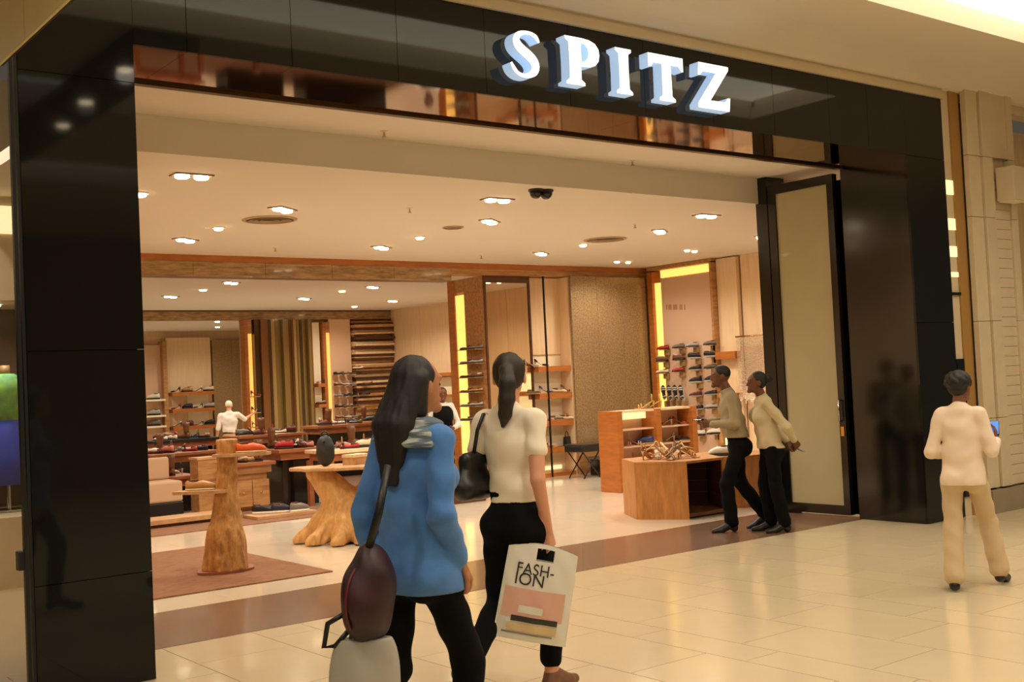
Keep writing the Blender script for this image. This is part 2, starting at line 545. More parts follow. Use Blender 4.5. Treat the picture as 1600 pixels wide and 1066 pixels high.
struct('wall_back_right', B(15.2, 15.35, 14.9, 33, 0, 3.6), MT['woodpale'], 'pale wood wall of the back room')
struct('wall_far', B(2.85, 15.35, 32.5, 32.7, 0, 3.6), MT['woodpale'], 'end wall of the farthest room')

# beam across the shop
bm1 = struct('trim_beam', B(3.45, 10.28, 14.72, 14.95, 3.20, ZC), MT['wooddark'], 'ceiling beam with veined glossy cladding')
part('wood_edge', B(2.95, 14.62, 14.69, 14.72, 3.405, ZC), MT['woodorange'], bm1)
xs = np.linspace(2.95, 10.28, 8)
for a, b in zip(xs[:-1], xs[1:]):
    part('veined_panel', B(a + 0.002, b - 0.002, 14.70, 14.72, 3.20, 3.403), MT['beam'], bm1)
part('wood_band', B(10.28, 14.62, 14.70, 14.95, 3.31, 3.403), MT['woodmid'], bm1)
bm2 = struct('trim_beam_back', B(2.95, 15.2, 24.42, 24.6, 3.27, ZC), MT['wooddark'], 'brown beam at the end of the back room')
part('veined_panel', B(2.95, 15.2, 24.40, 24.42, 3.27, 3.46), MT['beam'], bm2)

# recessed grooves of the right wall: two wood panels
wr = bpy.data.objects['wall_right']
for (y0, y1) in ((7.5, 9.3), (9.3, 10.7), (10.7, 11.82), (11.82, 12.60)):
    part('wood_panel', B(14.585, 14.62, y0 + 0.004, y1 - 0.004, 0, ZC), MT['woodpale'], wr)
for (y0, y1) in ((15.0, 17.2), (17.2, 19.4), (19.4, 21.6), (21.6, 23.1), (23.1, 24.4)):
    part('wood_panel', B(15.17, 15.2, y0 + 0.004, y1 - 0.004, 0, ZC), MT['woodpale'], bpy.data.objects['wall_back_right'])

# ---------------------------------------------------------------- shop lights
names_x = {5.42: 'left', 8.1: 'middle', 10.89: 'right'}
for x, y, r in ((3.89, 9.34, 0), (7.2, 9.41, 0), (10.38, 9.45, 0)):
    downlight(x, y, ZC, True, 0.0, label={3.89: 'twin downlight above the entrance nearest the left pillar', 7.2: 'twin downlight beside the black camera domes', 10.38: 'twin downlight nearest the open glass door'}[x])
for x, l in ((5.43, 'above the tree stump stand'), (8.08, 'in the middle of the ceiling'), (10.87, 'right of the round air vent'), (12.9, 'half hidden by the glass door')):
    downlight(x, 10.73, ZC, True, R_(35), label='tilted twin downlight ' + l)
for x, l in ((5.41, 'left of the three before the veined beam'), (8.14, 'middle of the three before the veined beam'), (10.91, 'right of the three before the veined beam')):
    downlight(x, 13.25, ZC, True, R_(35), label='twin downlight ' + l)
for x, l in ((5.37, 'behind the left air vent'), (8.07, 'right of the middle sprinkler'), (10.82, 'left of the right air vent')):
    downlight(x, 12.2, ZC, False, 0, label='small round downlight ' + l, r=0.05)
downlight(12.98, 12.25, ZC, False, 0, label='small downlight near the amber lit shoe wall', r=0.04)
downlight(13.2, 12.3, ZC, False, 0, label='small downlight closest to the wood wall', r=0.04, watts=30)
downlight(13.0, 13.84, ZC, False, 0, label='small downlight in front of the gold mesh panel', r=0.045)
downlight(13.25, 13.84, ZC, False, 0, label='small downlight above the lit end of the shoe wall', r=0.04, watts=30)
downlight(3.80, 10.36, ZC, False, 0, label='bright downlight cut off by the left pillar', r=0.07)
k = 0
for x, y, tw in ((8.2, 18.2, 1), (8.2, 20.9, 1), (8.25, 19.5, 0), (11.1, 21.15, 1), (11.0, 19.4, 0), (11.2, 18.6, 1), (13.5, 21.6, 1), (13.4, 23.1, 0), (11.1, 16.4, 0), (8.2, 16.3, 1), (5.5, 18.2, 1)):
    k += 1
    downlight(x, y, ZC, bool(tw), R_(30), label='back room downlight, ' + ['first', 'second', 'third', 'fourth', 'fifth', 'sixth', 'seventh', 'eighth', 'ninth', 'tenth', 'eleventh'][k - 1] + ' counted among those beyond the beam', watts=SPOT_W * 1.3, group='back room downlights')
for i, (x, y) in enumerate(((9.9, 27.0), (12.2, 28.0), (13.2, 30.3), (10.7, 30.0))):
    downlight(x, y, ZC, False, 0, label='far room downlight, ' + ['leftmost', 'brightest', 'rightmost', 'hindmost'][i] + ' of four', watts=SPOT_W * 2.0, group='far room downlights')

# air vents, sprinklers, camera domes
for x, y, r, l in ((5.64, 11.46, 0.30, 'round ceiling air vent above the tree stump stand'), (10.75, 11.66, 0.30, 'round ceiling air vent near the right downlights'), (7.97, 11.32, 0.13, 'small round ceiling air vent near the middle downlights')):
    t = thing('air_vent', l, 'air vent', (x, y, ZC), 0, 'ceiling air vents')
    part('flange', MB().lathe([(r, 0), (r * 0.98, -0.012), (r * 0.86, -0.016), (r * 0.84, 0.0)], 24), mat('vent_metal', (176, 152, 122), 0.5), t)
    for q in (0.7, 0.5, 0.3):
        part('ring', MB().lathe([(r * q, -0.002), (r * (q + 0.08), -0.018), (r * (q + 0.05), -0.02), (r * (q - 0.04), -0.004)], 24), mat('vent_ring', (150, 124, 96), 0.5), t)
for (px, py, z, l) in ((600, 205, ZR, 'left sprinkler on the lobby ceiling'), (988, 251, ZR, 'right sprinkler on the lobby ceiling'), (640, 325, ZC, 'ceiling sprinkler left of the twin downlight'),
                       (992, 350, ZC, 'ceiling sprinkler above the right air vent'), (430, 387, ZC, 'ceiling sprinkler near the veined beam'), (752, 399, ZC, 'ceiling sprinkler behind the middle downlights')):
    p = PZ(px, py, z)
    t = thing('sprinkler', l, 'sprinkler', p, 0, 'ceiling sprinklers')
    part('rose', MB().lathe([(0.03, 0), (0.03, -0.006), (0.012, -0.01), (0.01, 0)], 12), MT['white'], t)
    part('nozzle', MB().lathe([(0.009, -0.005), (0.009, -0.04), (0.02, -0.045), (0.02, -0.05)], 10), MT['brass'], t)
for k, px in enumerate((837, 853)):
    p = PZ(px, 296 + k, ZC)
    t = thing('camera_dome', ['left', 'right'][k] + ' of two black security camera domes on the ceiling', 'camera', p, 0, 'security camera domes')
    part('base', MB().lathe([(0.075, 0), (0.075, -0.02), (0.066, -0.024)], 18), MT['blackmetal'], t)
    part('dome', MB().lathe([(0.064, -0.02), (0.062, -0.045), (0.05, -0.07), (0.03, -0.088), (0.008, -0.094)], 18), MT['blackgloss'], t, smooth=True)

# ================================================================ OPEN GLASS DOOR
dr = struct('door_1', MB().box(10.28, 10.36, 7.55, 7.63, 0.02, 3.66).box(10.28, 10.36, 8.33, 8.43, 0.02, 3.66)
            .box(10.28, 10.36, 7.63, 8.33, 0.02, 0.12).box(10.28, 10.36, 7.63, 8.33, 3.56, 3.66), MT['blackgloss'], 'tall open door leaf with black frame and frosted glass')
part('frosted_pane', B(10.30, 10.34, 7.63, 8.33, 0.12, 3.56), MT['frost'], dr)
part('handle', MB().tube([(10.28, 7.60, 1.02), (10.24, 7.60, 1.02), (10.24, 7.60, 1.24), (10.28, 7.60, 1.24)], 0.012, 8), MT['chrome'], dr, smooth=True)
part('lock', B(10.27, 10.285, 7.57, 7.61, 0.86, 0.96), MT['brass'], dr)
dr2 = struct('door_2', MB().box(10.40, 10.46, 8.36, 8.46, 0.02, 3.6).box(10.40, 10.46, 7.5, 7.58, 0.02, 3.6).box(10.40, 10.46, 7.58, 8.36, 0.02, 0.12)
             .box(10.40, 10.46, 7.58, 8.36, 3.5, 3.6), MT['blackgloss'], 'second black framed door leaf stacked behind the first')
part('frosted_pane', B(10.42, 10.44, 7.58, 8.36, 0.12, 3.5), MT['frost'], dr2)
struct('wall_door_jamb', B(10.30, 10.62, 8.46, 8.62, 0, ZR), MT['blackgloss'], 'black jamb beside the open glass door')

# ================================================================ SHOP SIGN
def outline_mesh(loops, depth, name):
    cu = bpy.data.curves.new(name, 'CURVE')
    cu.dimensions = '2D'
    cu.fill_mode = 'BOTH'
    cu.extrude = depth / 2
    for lp in loops:
        sp = cu.splines.new('POLY')
        sp.points.add(len(lp) - 1)
        for p, q in zip(sp.points, lp):
            p.co = (q[0], q[1], 0, 1)
        sp.use_cyclic_u = True
    o = bpy.data.objects.new(name, cu)
    COL.objects.link(o)
    dg = bpy.context.evaluated_depsgraph_get()
    me = bpy.data.meshes.new_from_object(o.evaluated_get(dg))
    bpy.data.objects.remove(o)
    me.materials.clear()
    me.materials.append(MT['letter'])
    me.materials.append(MT['letterside'])
    for p in me.polygons:
        p.material_index = 0 if abs(p.normal.z) > 0.7 else 1
    return me


def flare(pts):
    return pts


LI = [[(0.02, 0), (0.98, 0), (0.98, 0.06), (0.80, 0.12), (0.78, 0.5), (0.80, 0.88), (0.98, 0.94), (0.98, 1), (0.02, 1), (0.02, 0.94), (0.20, 0.88), (0.22, 0.5), (0.20, 0.12), (0.02, 0.06)]]
bowl = [(0.50, 1.0), (0.70, 0.985), (0.88, 0.93), (0.98, 0.82), (1.0, 0.70), (0.97, 0.57), (0.86, 0.46), (0.70, 0.41), (0.50, 0.40)]
hole = [(0.46, 0.90), (0.58, 0.88), (0.66, 0.80), (0.68, 0.70), (0.65, 0.60), (0.57, 0.52), (0.46, 0.50)]
LP = [[(0.0, 0), (0.54, 0), (0.54, 0.06), (0.44, 0.12), (0.44, 0.40)] + bowl[::-1] + [(0.0, 1.0), (0.0, 0.94), (0.10, 0.88), (0.11, 0.5), (0.10, 0.12), (0.0, 0.06)], hole]
LT = [[(0.28, 0), (0.74, 0), (0.74, 0.06), (0.65, 0.12), (0.64, 0.80), (0.86, 0.80), (0.94, 0.70), (1.0, 0.70), (1.0, 1.0), (0.0, 1.0), (0.0, 0.70), (0.07, 0.70), (0.14, 0.80), (0.38, 0.80), (0.37, 0.12), (0.28, 0.06)]]
LZ = [[(0.0, 0), (0.96, 0), (1.0, 0.30), (0.93, 0.30), (0.84, 0.20), (0.38, 0.19), (0.98, 0.92), (0.98, 1.0), (0.06, 1.0), (0.03, 0.72), (0.10, 0.72), (0.18, 0.81), (0.58, 0.81), (0.0, 0.10)]]


def s_loop():
    import math as m_
    cl = [(0.90, 0.76), (0.84, 0.87), (0.68, 0.92), (0.48, 0.92), (0.30, 0.87), (0.22, 0.76), (0.26, 0.65), (0.40, 0.57), (0.56, 0.50), (0.72, 0.41), (0.79, 0.30), (0.74, 0.18), (0.60, 0.10), (0.42, 0.07), (0.24, 0.10), (0.12, 0.20), (0.06, 0.30)]
    wd = [0.06, 0.11, 0.09, 0.09, 0.13, 0.20, 0.24, 0.25, 0.25, 0.25, 0.24, 0.20, 0.13, 0.09, 0.09, 0.11, 0.06]
    # smooth
    t = np.linspace(0, len(cl) - 1, 60)
    cx = np.interp(t, range(len(cl)), [c[0] for c in cl]); cy = np.interp(t, range(len(cl)), [c[1] for c in cl]); ww = np.interp(t, range(len(cl)), wd)
    ker = np.array([1, 2, 3, 2, 1]) / 9.0
    for _ in range(2):
        cx[2:-2] = np.convolve(cx, ker, 'valid'); cy[2:-2] = np.convolve(cy, ker, 'valid')
    dx, dy = np.gradient(cx), np.gradient(cy)
    n = np.hypot(dx, dy)
    nx, ny = -dy / n, dx / n
    a = [(cx[i] + nx[i] * ww[i] / 2, cy[i] + ny[i] * ww[i] / 2 * 0.8) for i in range(60)]
    b = [(cx[i] - nx[i] * ww[i] / 2, cy[i] - ny[i] * ww[i] / 2 * 0.8) for i in range(60)]
    return [a + b[::-1]]


sign = thing('shop_sign', 'white illuminated SPITZ letters on the dark glass band', 'sign', PY(970, 110, YF) - Vector((0, 0.0, 0)))
D = 0.10
yl = YF - D / 2 - 0.025
for nm, loops, (x0, x1, yt, yb) in (('letter_s', s_loop(), (795, 848, 42, 127)), ('letter_p', LP, (884, 937, 58, 136)), ('letter_i', LI, (962, 988, 74, 149)),
                                     ('letter_t', LT, (1014, 1068, 85, 160)), ('letter_z', LZ, (1090, 1140, 99, 173))):
    yf = YF - D - 0.025
    ym = (yt + yb) / 2
    pa, pb = PY(x0, ym, yf), PY(x1, ym, yf)
    xm = (x0 + x1) / 2
    zt, zb = PY(xm, yt + 2, yf).z, PY(xm, yb - 2, yf).z
    me = outline_mesh([[(px * (pb.x - pa.x), pz * (zt - zb)) for px, pz in lp] for lp in loops], D, 'letter')
    me.transform(Matrix.Rotation(R_(90), 4, 'X'))
    o = link('letter', me, sign)
    o.location = Vector((pa.x, yl, zb)) - sign.location
    part('standoff', B((pb.x - pa.x) * 0.4, (pb.x - pa.x) * 0.5, D / 2, D / 2 + 0.025, (zt - zb) * 0.45, (zt - zb) * 0.55), MT['chrome'], o)

# ================================================================ STONE COLUMN AND NEIGHBOURS ON THE RIGHT
def xr(px, Y, py=500):
    return PY(px, py, Y).x


xc = [xr(px, 6.55, 309) for px in (1476, 1499, 1513, 1531, 1533, 1548, 1573, 1582)]
colr = struct('wall_column_right', B(xc[3], xc[7] + 0.02, 6.56, 7.3, 0.0, 4.55), MT['stone'], 'beige stone column with ribbed panels beside the dark pillar')
part('plinth', B(xc[2] - 0.01, xc[7] + 0.05, 6.47, 7.32, 0.0, 0.24), MT['stonegrey'], colr)
for a, b in ((0.26, 0.98), (0.985, 2.0), (2.005, 3.1), (3.105, 3.75), (3.755, 4.5)):
    part('stone_slab', B(xc[2], xc[3], 6.52, 6.58, a, b), MT['stone'], colr, bevel=0.003)
    part('stone_slab', B(xc[4], xc[5], 6.50, 6.56, a, b), MT['stone'], colr, bevel=0.003)
    part('stone_slab', B(xc[6], xc[7], 6.50, 6.56, a, b), MT['stone'], colr, bevel=0.003)
rib = B(xc[5] + 0.004, xc[6] - 0.004, 6.525, 6.56, 0.002, 0.103).mesh('rib', MT['stone'])
for z in [0.26 + i * 0.105 for i in range(34)]:
    if z < 3.6: link('rib', rib, colr, (0, 0, z))
part('stone_slab', B(xc[5], xc[6], 6.51, 6.56, 3.76, 4.5), MT['stone'], colr, bevel=0.003)
xm = (xc[5] + xc[6]) / 2
lb = thing('wall_sconce', 'square beige box light fixed high on the stone column', 'wall light', (xm, 6.50, 3.28))
part('box', B(-0.13, 0.19, -0.20, 0.0, 0.0, 0.36), MT['stone'], lb, bevel=0.006)
part('diffuser', B(-0.11, 0.17, -0.18, -0.02, -0.01, 0.0), MT['cream'], lb)
nw = struct('window_1', B(XR1 + 0.005, xc[1], 6.62, 6.75, 0, 4.5), MT['stone'], 'narrow shop window strip beside the dark pillar')
for z, hh in ((3.33, 0.15), (2.96, 0.12), (2.68, 0.11), (2.47, 0.05)):
    part('light_bar', B(XR1 + 0.02, xc[1] - 0.01, 6.605, 6.62, z, z + hh), MT['lightbar'], nw)
part('dark_pane', B(XR1 + 0.02, xc[1] - 0.01, 6.60, 6.62, 0.2, 1.62), MT['blackglass'], nw)
part('frame', B(XR1 + 0.005, xc[1], 6.595, 6.62, 2.28, 2.31), MT['blackmetal'], nw)
pb_ = struct('wall_return_right', B(xc[1], xc[2], 6.60, 7.3, 0, 4.55), MT['stonegold'], 'golden stone strip between window strip and column')
nb = struct('wall_neighbour', B(12.75, 20, 8.2, 8.4, 0, 4.55), mat('neighbour_wall', (150, 84, 44), 0.5), 'warm brown shop front beyond the stone column')
part('dark_header', B(12.75, 20, 7.9, 8.2, 4.12, 4.22), MT['blackmetal'], nb)
part('pale_band', B(12.75, 20, 7.95, 8.2, 3.4, 4.1), MT['stone'], nb)
for z in (3.2, 2.85, 2.5):
    part('light_bar', B(12.85, 20, 8.15, 8.2, z, z + 0.14), MT['lightbar'], nb)
part('dark_opening', B(13.2, 20, 8.17, 8.2, 0.0, 2.2), MT['blackglass'], nb)

# ================================================================ LEFT NEIGHBOUR SHOP WINDOW
struct('trim_4', B(-3, 3.3, 10.8, 12.2, 0, 0.62), MT['stone'], 'beige plinth of the left shop window')
ln = struct('wall_neighbour_left', MB().box(-3, 3.3, 10.95, 11.15, 2.55, 4.55).box(-3, 3.3, 11.15, 12.2, 2.55, 2.65), MT['stone'], 'neighbouring shop front glimpsed left of the dark pillar')
struct('wall_window_back', B(-3, 3.34, 12.0, 12.2, 0.62, 2.6), mat('window_backdrop', (70, 48, 30), 0.7), 'dark backdrop of the left shop window')
struct('window_2', MB().add([(-3, 10.98, 0.62), (3.3, 10.98, 0.62), (3.3, 10.98, 2.55), (-3, 10.98, 2.55)], [(0, 1, 2, 3)]), MT['glass'], 'clear pane of the left shop window')
part('light_panel', B(1.4, 3.1, 10.92, 10.95, 3.15, 3.4), MT['lightbar'], ln)
mq = thing('shop_mannequin', 'mannequin in blue skirt and bright green top in left shop window', 'mannequin', (2.88, 11.5, 0.622))
part('stand', MB().lathe([(0.16, 0), (0.16, 0.015), (0.02, 0.02), (0.015, 0.45)], 16), MT['chrome'], mq)
part('skirt', MB().lathe([(0.24, 0.25), (0.22, 0.5), (0.18, 0.72), (0.13, 0.85)], 18), mat('blue_cloth', (36, 62, 190), 0.7), mq, smooth=True)
part('top', MB().lathe([(0.13, 0.84), (0.16, 0.98), (0.18, 1.12), (0.17, 1.22), (0.08, 1.28)], 18), mat('lime_cloth', (150, 200, 60), 0.7, rgb2=(30, 120, 110), nscale=6), mq, smooth=True)
part('neck', MB().lathe([(0.05, 1.26), (0.045, 1.36)], 12), mat('mannequin_skin', (150, 110, 70), 0.5), mq, smooth=True)
mq2 = thing('shop_mannequin', 'mannequin in orange and dark dress in left shop window', 'mannequin', (2.32, 11.6, 0.622))
part('stand', MB().lathe([(0.16, 0), (0.16, 0.015), (0.02, 0.02), (0.015, 0.3)], 16), MT['chrome'], mq2)
part('dress', MB().lathe([(0.26, 0.1), (0.22, 0.5), (0.13, 0.8), (0.17, 1.0), (0.17, 1.15), (0.07, 1.22)], 18), mat('orange_cloth', (190, 110, 40), 0.7, rgb2=(40, 26, 24), nscale=5), mq2, smooth=True)
part('neck', MB().lathe([(0.05, 1.2), (0.045, 1.32)], 12), _mats['mannequin_skin'], mq2, smooth=True)

downlight(2.75, 11.3, 2.55, False, 0, 40, 'small added fill light above the mannequins in the left shop window', 'added window lights')  # added lamp, put inside the window to brighten its display

# ================================================================ SHOES
_proto = {}


def shoe_proto(kind, c, sole):
    """meshes of a shoe: toe along +x, standing on z = 0, length about 0.27"""
    key = (kind, c, sole)
    if key in _proto: return _proto[key]
    L = 0.27
    N = 12
    parts = []

    def ring(x, hw, z0, z1, sq=0.8):
        r = []
        for k in range(N):
            a = 2 * math.pi * k / N
            ca, sa = math.cos(a), math.sin(a)
            ca = math.copysign(abs(ca) ** sq, ca); sa = math.copysign(abs(sa) ** sq, sa)
            r.append((x, hw * ca, (z0 + z1) / 2 + (z1 - z0) / 2 * sa))
        return r
    if kind in ('flat', 'sneaker', 'loafer'):
        st = 0.012 if kind != 'sneaker' else 0.026
        hs = {'flat': [0.05, 0.062, 0.05, 0.036, 0.034, 0.04, 0.034, 0.014], 'loafer': [0.06, 0.075, 0.066, 0.062, 0.07, 0.058, 0.044, 0.02],
              'sneaker': [0.07, 0.095, 0.09, 0.085, 0.088, 0.07, 0.05, 0.024]}[kind]
        xs_ = [-0.132, -0.115, -0.075, -0.03, 0.02, 0.07, 0.11, 0.134]
        ws_ = [0.014, 0.030, 0.034, 0.033, 0.037, 0.043, 0.036, 0.012]
        parts.append(('upper', MB().loft([ring(x, w_, st, st + h) for x, w_, h in zip(xs_, ws_, hs)]).mesh('upper', shoemat(c), True)))
        parts.append(('sole', MB().loft([ring(x, w_ + 0.004, 0.0, st + 0.004, 0.5) for x, w_ in zip(xs_, ws_)]).mesh('sole', shoemat(sole), False)))
        op = []
        for k in range(N):
            a = 2 * math.pi * k / N
            x = -0.068 + 0.048 * math.cos(a)
            op.append((x, 0.023 * math.sin(a)))
        zt = st + max(hs[1:4]) - 0.012
        parts.append(('lining', MB().prism(op, zt - 0.02, zt + 0.016).mesh('lining', shoemat('brown' if c != 'brown' else 'cream'), False)))
    elif kind == 'boot':
        xs_ = [-0.132, -0.115, -0.075, -0.03, 0.02, 0.07, 0.11, 0.134]
        ws_ = [0.014, 0.030, 0.034, 0.033, 0.037, 0.043, 0.036, 0.012]
        hs = [0.06, 0.095, 0.1, 0.09, 0.075, 0.06, 0.045, 0.02]
        parts.append(('upper', MB().loft([ring(x, w_, 0.02, 0.02 + h) for x, w_, h in zip(xs_, ws_, hs)]).mesh('upper', shoemat(c), True)))
        sh = [[(-0.075 + rx * math.cos(2 * math.pi * k / N), ry * math.sin(2 * math.pi * k / N), z) for k in range(N)] for rx, ry, z in ((0.052, 0.034, 0.06), (0.05, 0.036, 0.14), (0.06, 0.046, 0.24), (0.062, 0.05, 0.30))]
        parts.append(('shaft', MB().loft(sh).mesh('shaft', shoemat(c), True)))
        parts.append(('sole', MB().loft([ring(x, w_ + 0.003, 0.0, 0.024, 0.5) for x, w_ in zip(xs_, ws_)]).mesh('sole', shoemat(sole), False)))
    else:  # heel / sandal
        hh = 0.085
        xs_ = [-0.112, -0.095, -0.06, -0.02, 0.025, 0.07, 0.105, 0.128]
        zb = [hh, hh - 0.002, hh - 0.018, hh * 0.52, hh * 0.16, 0.004, 0.004, 0.008]
        ws_ = [0.012, 0.026, 0.027, 0.026, 0.033, 0.037, 0.028, 0.008]
        parts.append(('sole', MB().loft([ring(x, w_, z, z + 0.009, 0.5) for x, w_, z in zip(xs_, ws_, zb)]).mesh('sole', shoemat(sole), False)))
        if kind == 'heel':
            up = [ring(x, w_ + 0.002, z + 0.004, z + h) for x, w_, z, h in zip(xs_[4:], ws_[4:], zb[4:], [0.034, 0.042, 0.034, 0.012])]
            parts.append(('upper', MB().loft(up).mesh('upper', shoemat(c), True)))
            cup = [ring(x, w_ + 0.002, z + 0.004, z + h) for x, w_, z, h in zip(xs_[:3], ws_[:3], zb[:3], [0.05, 0.052, 0.03])]
            parts.append(('heel_cup', MB().loft(cup).mesh('heel_cup', shoemat(c), True)))
        else:
            def strap(x, z, w_, h):
                return [(x, w_ * math.cos(a), z + h * math.sin(a)) for a in np.linspace(0, math.pi, 9)]
            for x, z, w_, h in ((0.075, 0.006, 0.038, 0.045), (0.045, 0.012, 0.037, 0.05), (-0.085, hh, 0.028, 0.085)):
                parts.append(('strap', MB().tube(strap(x, z, w_, h), 0.006, 6).mesh('strap', shoemat(c), True)))
        parts.append(('heel', MB().tube([(-0.098, 0, hh), (-0.1, 0, hh * 0.5), (-0.098, 0, 0.0)], [0.018, 0.009, 0.006], 8).mesh('heel', shoemat(sole), True)))
    _proto[key] = parts
    return parts


def shoe(kind, c, loc, rotz, label, group, sole='black', s=1.0, tilt=0.0):
    t = thing('shoe', label, 'shoe', loc, rotz, group)
    if tilt: t.rotation_euler = (0, tilt, rotz)
    if s != 1.0: t.scale = (s, s, s)
    made = {}
    for n, me in shoe_proto(kind, c, sole):
        made[n] = link(n, me, made.get({'lining': 'upper', 'heel': 'sole', 'shaft': 'upper'}.get(n), t))
    return t


ORD = ['first', 'second', 'third', 'fourth', 'fifth', 'sixth', 'seventh', 'eighth', 'ninth', 'tenth', 'eleventh', 'twelfth']
SIDE = math.atan2(0.61, -0.79)     # toe towards the left of the picture
SIDE2 = SIDE + math.pi             # toe towards the right
TOCAM = math.atan2(-0.79, -0.61)

# ================================================================ RIGHT SHOE WALL (wood frame, amber strips, brackets)
XW = 14.45
sw = thing('shoe_display', 'tall taupe shoe wall with amber light strips on the right', 'display wall', (XW, 13.8, 0))


def swp(name, mb, m, **k):
    o = part(name, mb, m, sw, **k)
    o.location = -sw.location
    return o


swp('back_panel', B(XW, XW + 0.1, 13.12, 14.30, 0.0, 3.26), MT['taupe'])
swp('side_frame', MB().box(XW - 0.06, XW + 0.12, 14.46, 14.58, 0, 3.40), MT['woodorange'])
swp('side_frame', MB().box(XW - 0.06, XW + 0.12, 13.06, 13.11, 0, 3.44), MT['woodmid'])
swp('top_frame', MB().box(XW - 0.06, XW + 0.12, 13.06, 14.58, 3.42, 3.485), MT['woodmid'])
swp('light_strip', B(XW, XW + 0.05, 14.31, 14.455, 0.4, 3.2), MT['glowstrip'])
swp('light_strip', B(XW, XW + 0.05, 13.13, 14.3, 3.28, 3.41), MT['glowstrip'])
# illegible lettering on the panel: a row of small dark strokes
for (px, wd) in ((1042, 0.012), (1047, 0.035), (1055, 0.05), (1064, 0.03), (1070, 0.01)):
    p = PX(px, 480, XW)
    swp('letter_stroke', MB().box(XW - 0.006, XW, p.y - wd, p.y + wd, p.z - 0.045, p.z + 0.045), mat('faint_lettering', (172, 136, 106), 0.6))
rows = [(540, [(1036, 'red'), (1060, 'grey'), (1082, 'silver'), (1109, 'grey')]), (559, [(1035, 'brown'), (1061, 'brown'), (1085, 'black'), (1110, 'black')]),
        (577, [(1035, 'cream'), (1060, 'red'), (1086, 'black'), (1110, 'olive')]), (597, [(1087, 'black'), (1111, 'black')]), (618, [(1087, 'burgundy'), (1111, 'black')]),
        (639, [(1089, 'black'), (1111, 'silver')]), (662, [(1092, 'grey')]), (680, [(1092, 'white'), (1115, 'white')])]
Xs = XW - 0.13
for ri, (py, lst) in enumerate(rows):
    for ci, (px, c) in enumerate(lst):
        p = PX(px, py - (px - 1060) * 0.10 + 4, Xs)
        col_n = [1036, 1060, 1086, 1111]
        cn = min(range(4), key=lambda q: abs(col_n[q] - px))
        shoe('loafer' if ri in (0, 2, 4, 5) else 'sneaker', c, p, SIDE if ri != 1 else SIDE2,
             f'{c} shoe on the right shoe wall, {ORD[ri]} row from top, {ORD[cn]} column', 'shoes on the right shoe wall', s=0.84, sole='black' if c not in ('black', 'burgundy') else 'silver')
        swp('bracket', MB().box(Xs - 0.05, XW, p.y - 0.05, p.y + 0.05, p.z - 0.012, p.z - 0.002).box(XW - 0.06, XW, p.y - 0.05, p.y + 0.05, p.z - 0.10, p.z - 0.012), MT['acrylic'])
for k, px in enumerate((1037, 1046, 1055, 1064)):
    p = PX(px, 624, XW - 0.14)
    shoe('sandal', 'white', p + Vector((0, 0, 0.10)), math.atan2(0.79, 0.61), f'black and white shoe hung upright on the shoe wall, {ORD[k]} of four', 'upright shoes on the shoe wall', sole='black', tilt=R_(-74), s=1.15)
    swp('bracket', MB().box(XW - 0.10, XW, p.y - 0.03, p.y + 0.03, p.z - 0.20, p.z - 0.03), MT['acrylic'])

# wood niche and chain curtain to the right of the shoe wall
nc = thing('wall_niche', 'pale wood niche with orange shelf beside the shoe wall', 'shelf', (14.5, 12.85, 0))
for nm, b_, m_ in (('back_panel', (14.5, 14.58, 12.62, 13.05, 0, 3.47), 'woodpale'), ('shelf', (14.36, 14.5, 12.62, 13.05, 1.80, 1.92), 'woodorange'),
                   ('shelf', (14.36, 14.5, 12.62, 13.05, 1.16, 1.24), 'woodorange'), ('shelf', (14.36, 14.5, 12.62, 13.05, 0.70, 0.78), 'woodorange'),
                   ('lit_panel', (14.48, 14.5, 12.64, 13.03, 0.1, 0.68), 'lightbar')):
    o = part(nm, B(*b_), MT[m_], nc)
    o.location = -nc.location
cc = thing('bead_curtain', 'silvery bead curtain hanging before the wood wall', 'bead curtain', (14.4, 12.25, 0))
part('rail', MB().tube([(14.4, 11.88, 2.15), (14.4, 12.62, 2.15)], 0.012, 8), MT['brass'], cc, smooth=True).location = -cc.location
bead = MB()
rnd = random.Random(3)
for i in range(34):
    y = 11.9 + i * 0.021
    z = 2.13
    while z > 1.0 + 0.15 * rnd.random():
        r = 0.007 + 0.006 * rnd.random()
        bead.add([(14.4 + r, y, z), (14.4 - r, y, z), (14.4, y + r, z), (14.4, y - r, z), (14.4, y, z + r * 1.4), (14.4, y, z - r * 1.4)],
                 [(0, 2, 4), (2, 1, 4), (1, 3, 4), (3, 0, 4), (2, 0, 5), (1, 2, 5), (3, 1, 5), (0, 3, 5)])
        z -= 0.024
o = part('bead_strands', bead, mat('pearl_bead', (210, 186, 160), 0.2, metal=0.4), cc)
o.location = -cc.location
o['kind'] = 'stuff'
sh = thing('low_shelf', 'orange wood wall shelves with lit backs behind the two assistants', 'shelf', (14.5, 11.7, 0))
for z in (0.42, 0.86, 1.3):
    part('shelf', B(14.3, 14.58, 11.0, 11.84, z, z + 0.07), MT['woodorange'], sh).location = -sh.location
    part('lit_back', B(14.55, 14.58, 11.02, 11.82, z + 0.08, z + 0.42), MT['lightbar'], sh).location = -sh.location

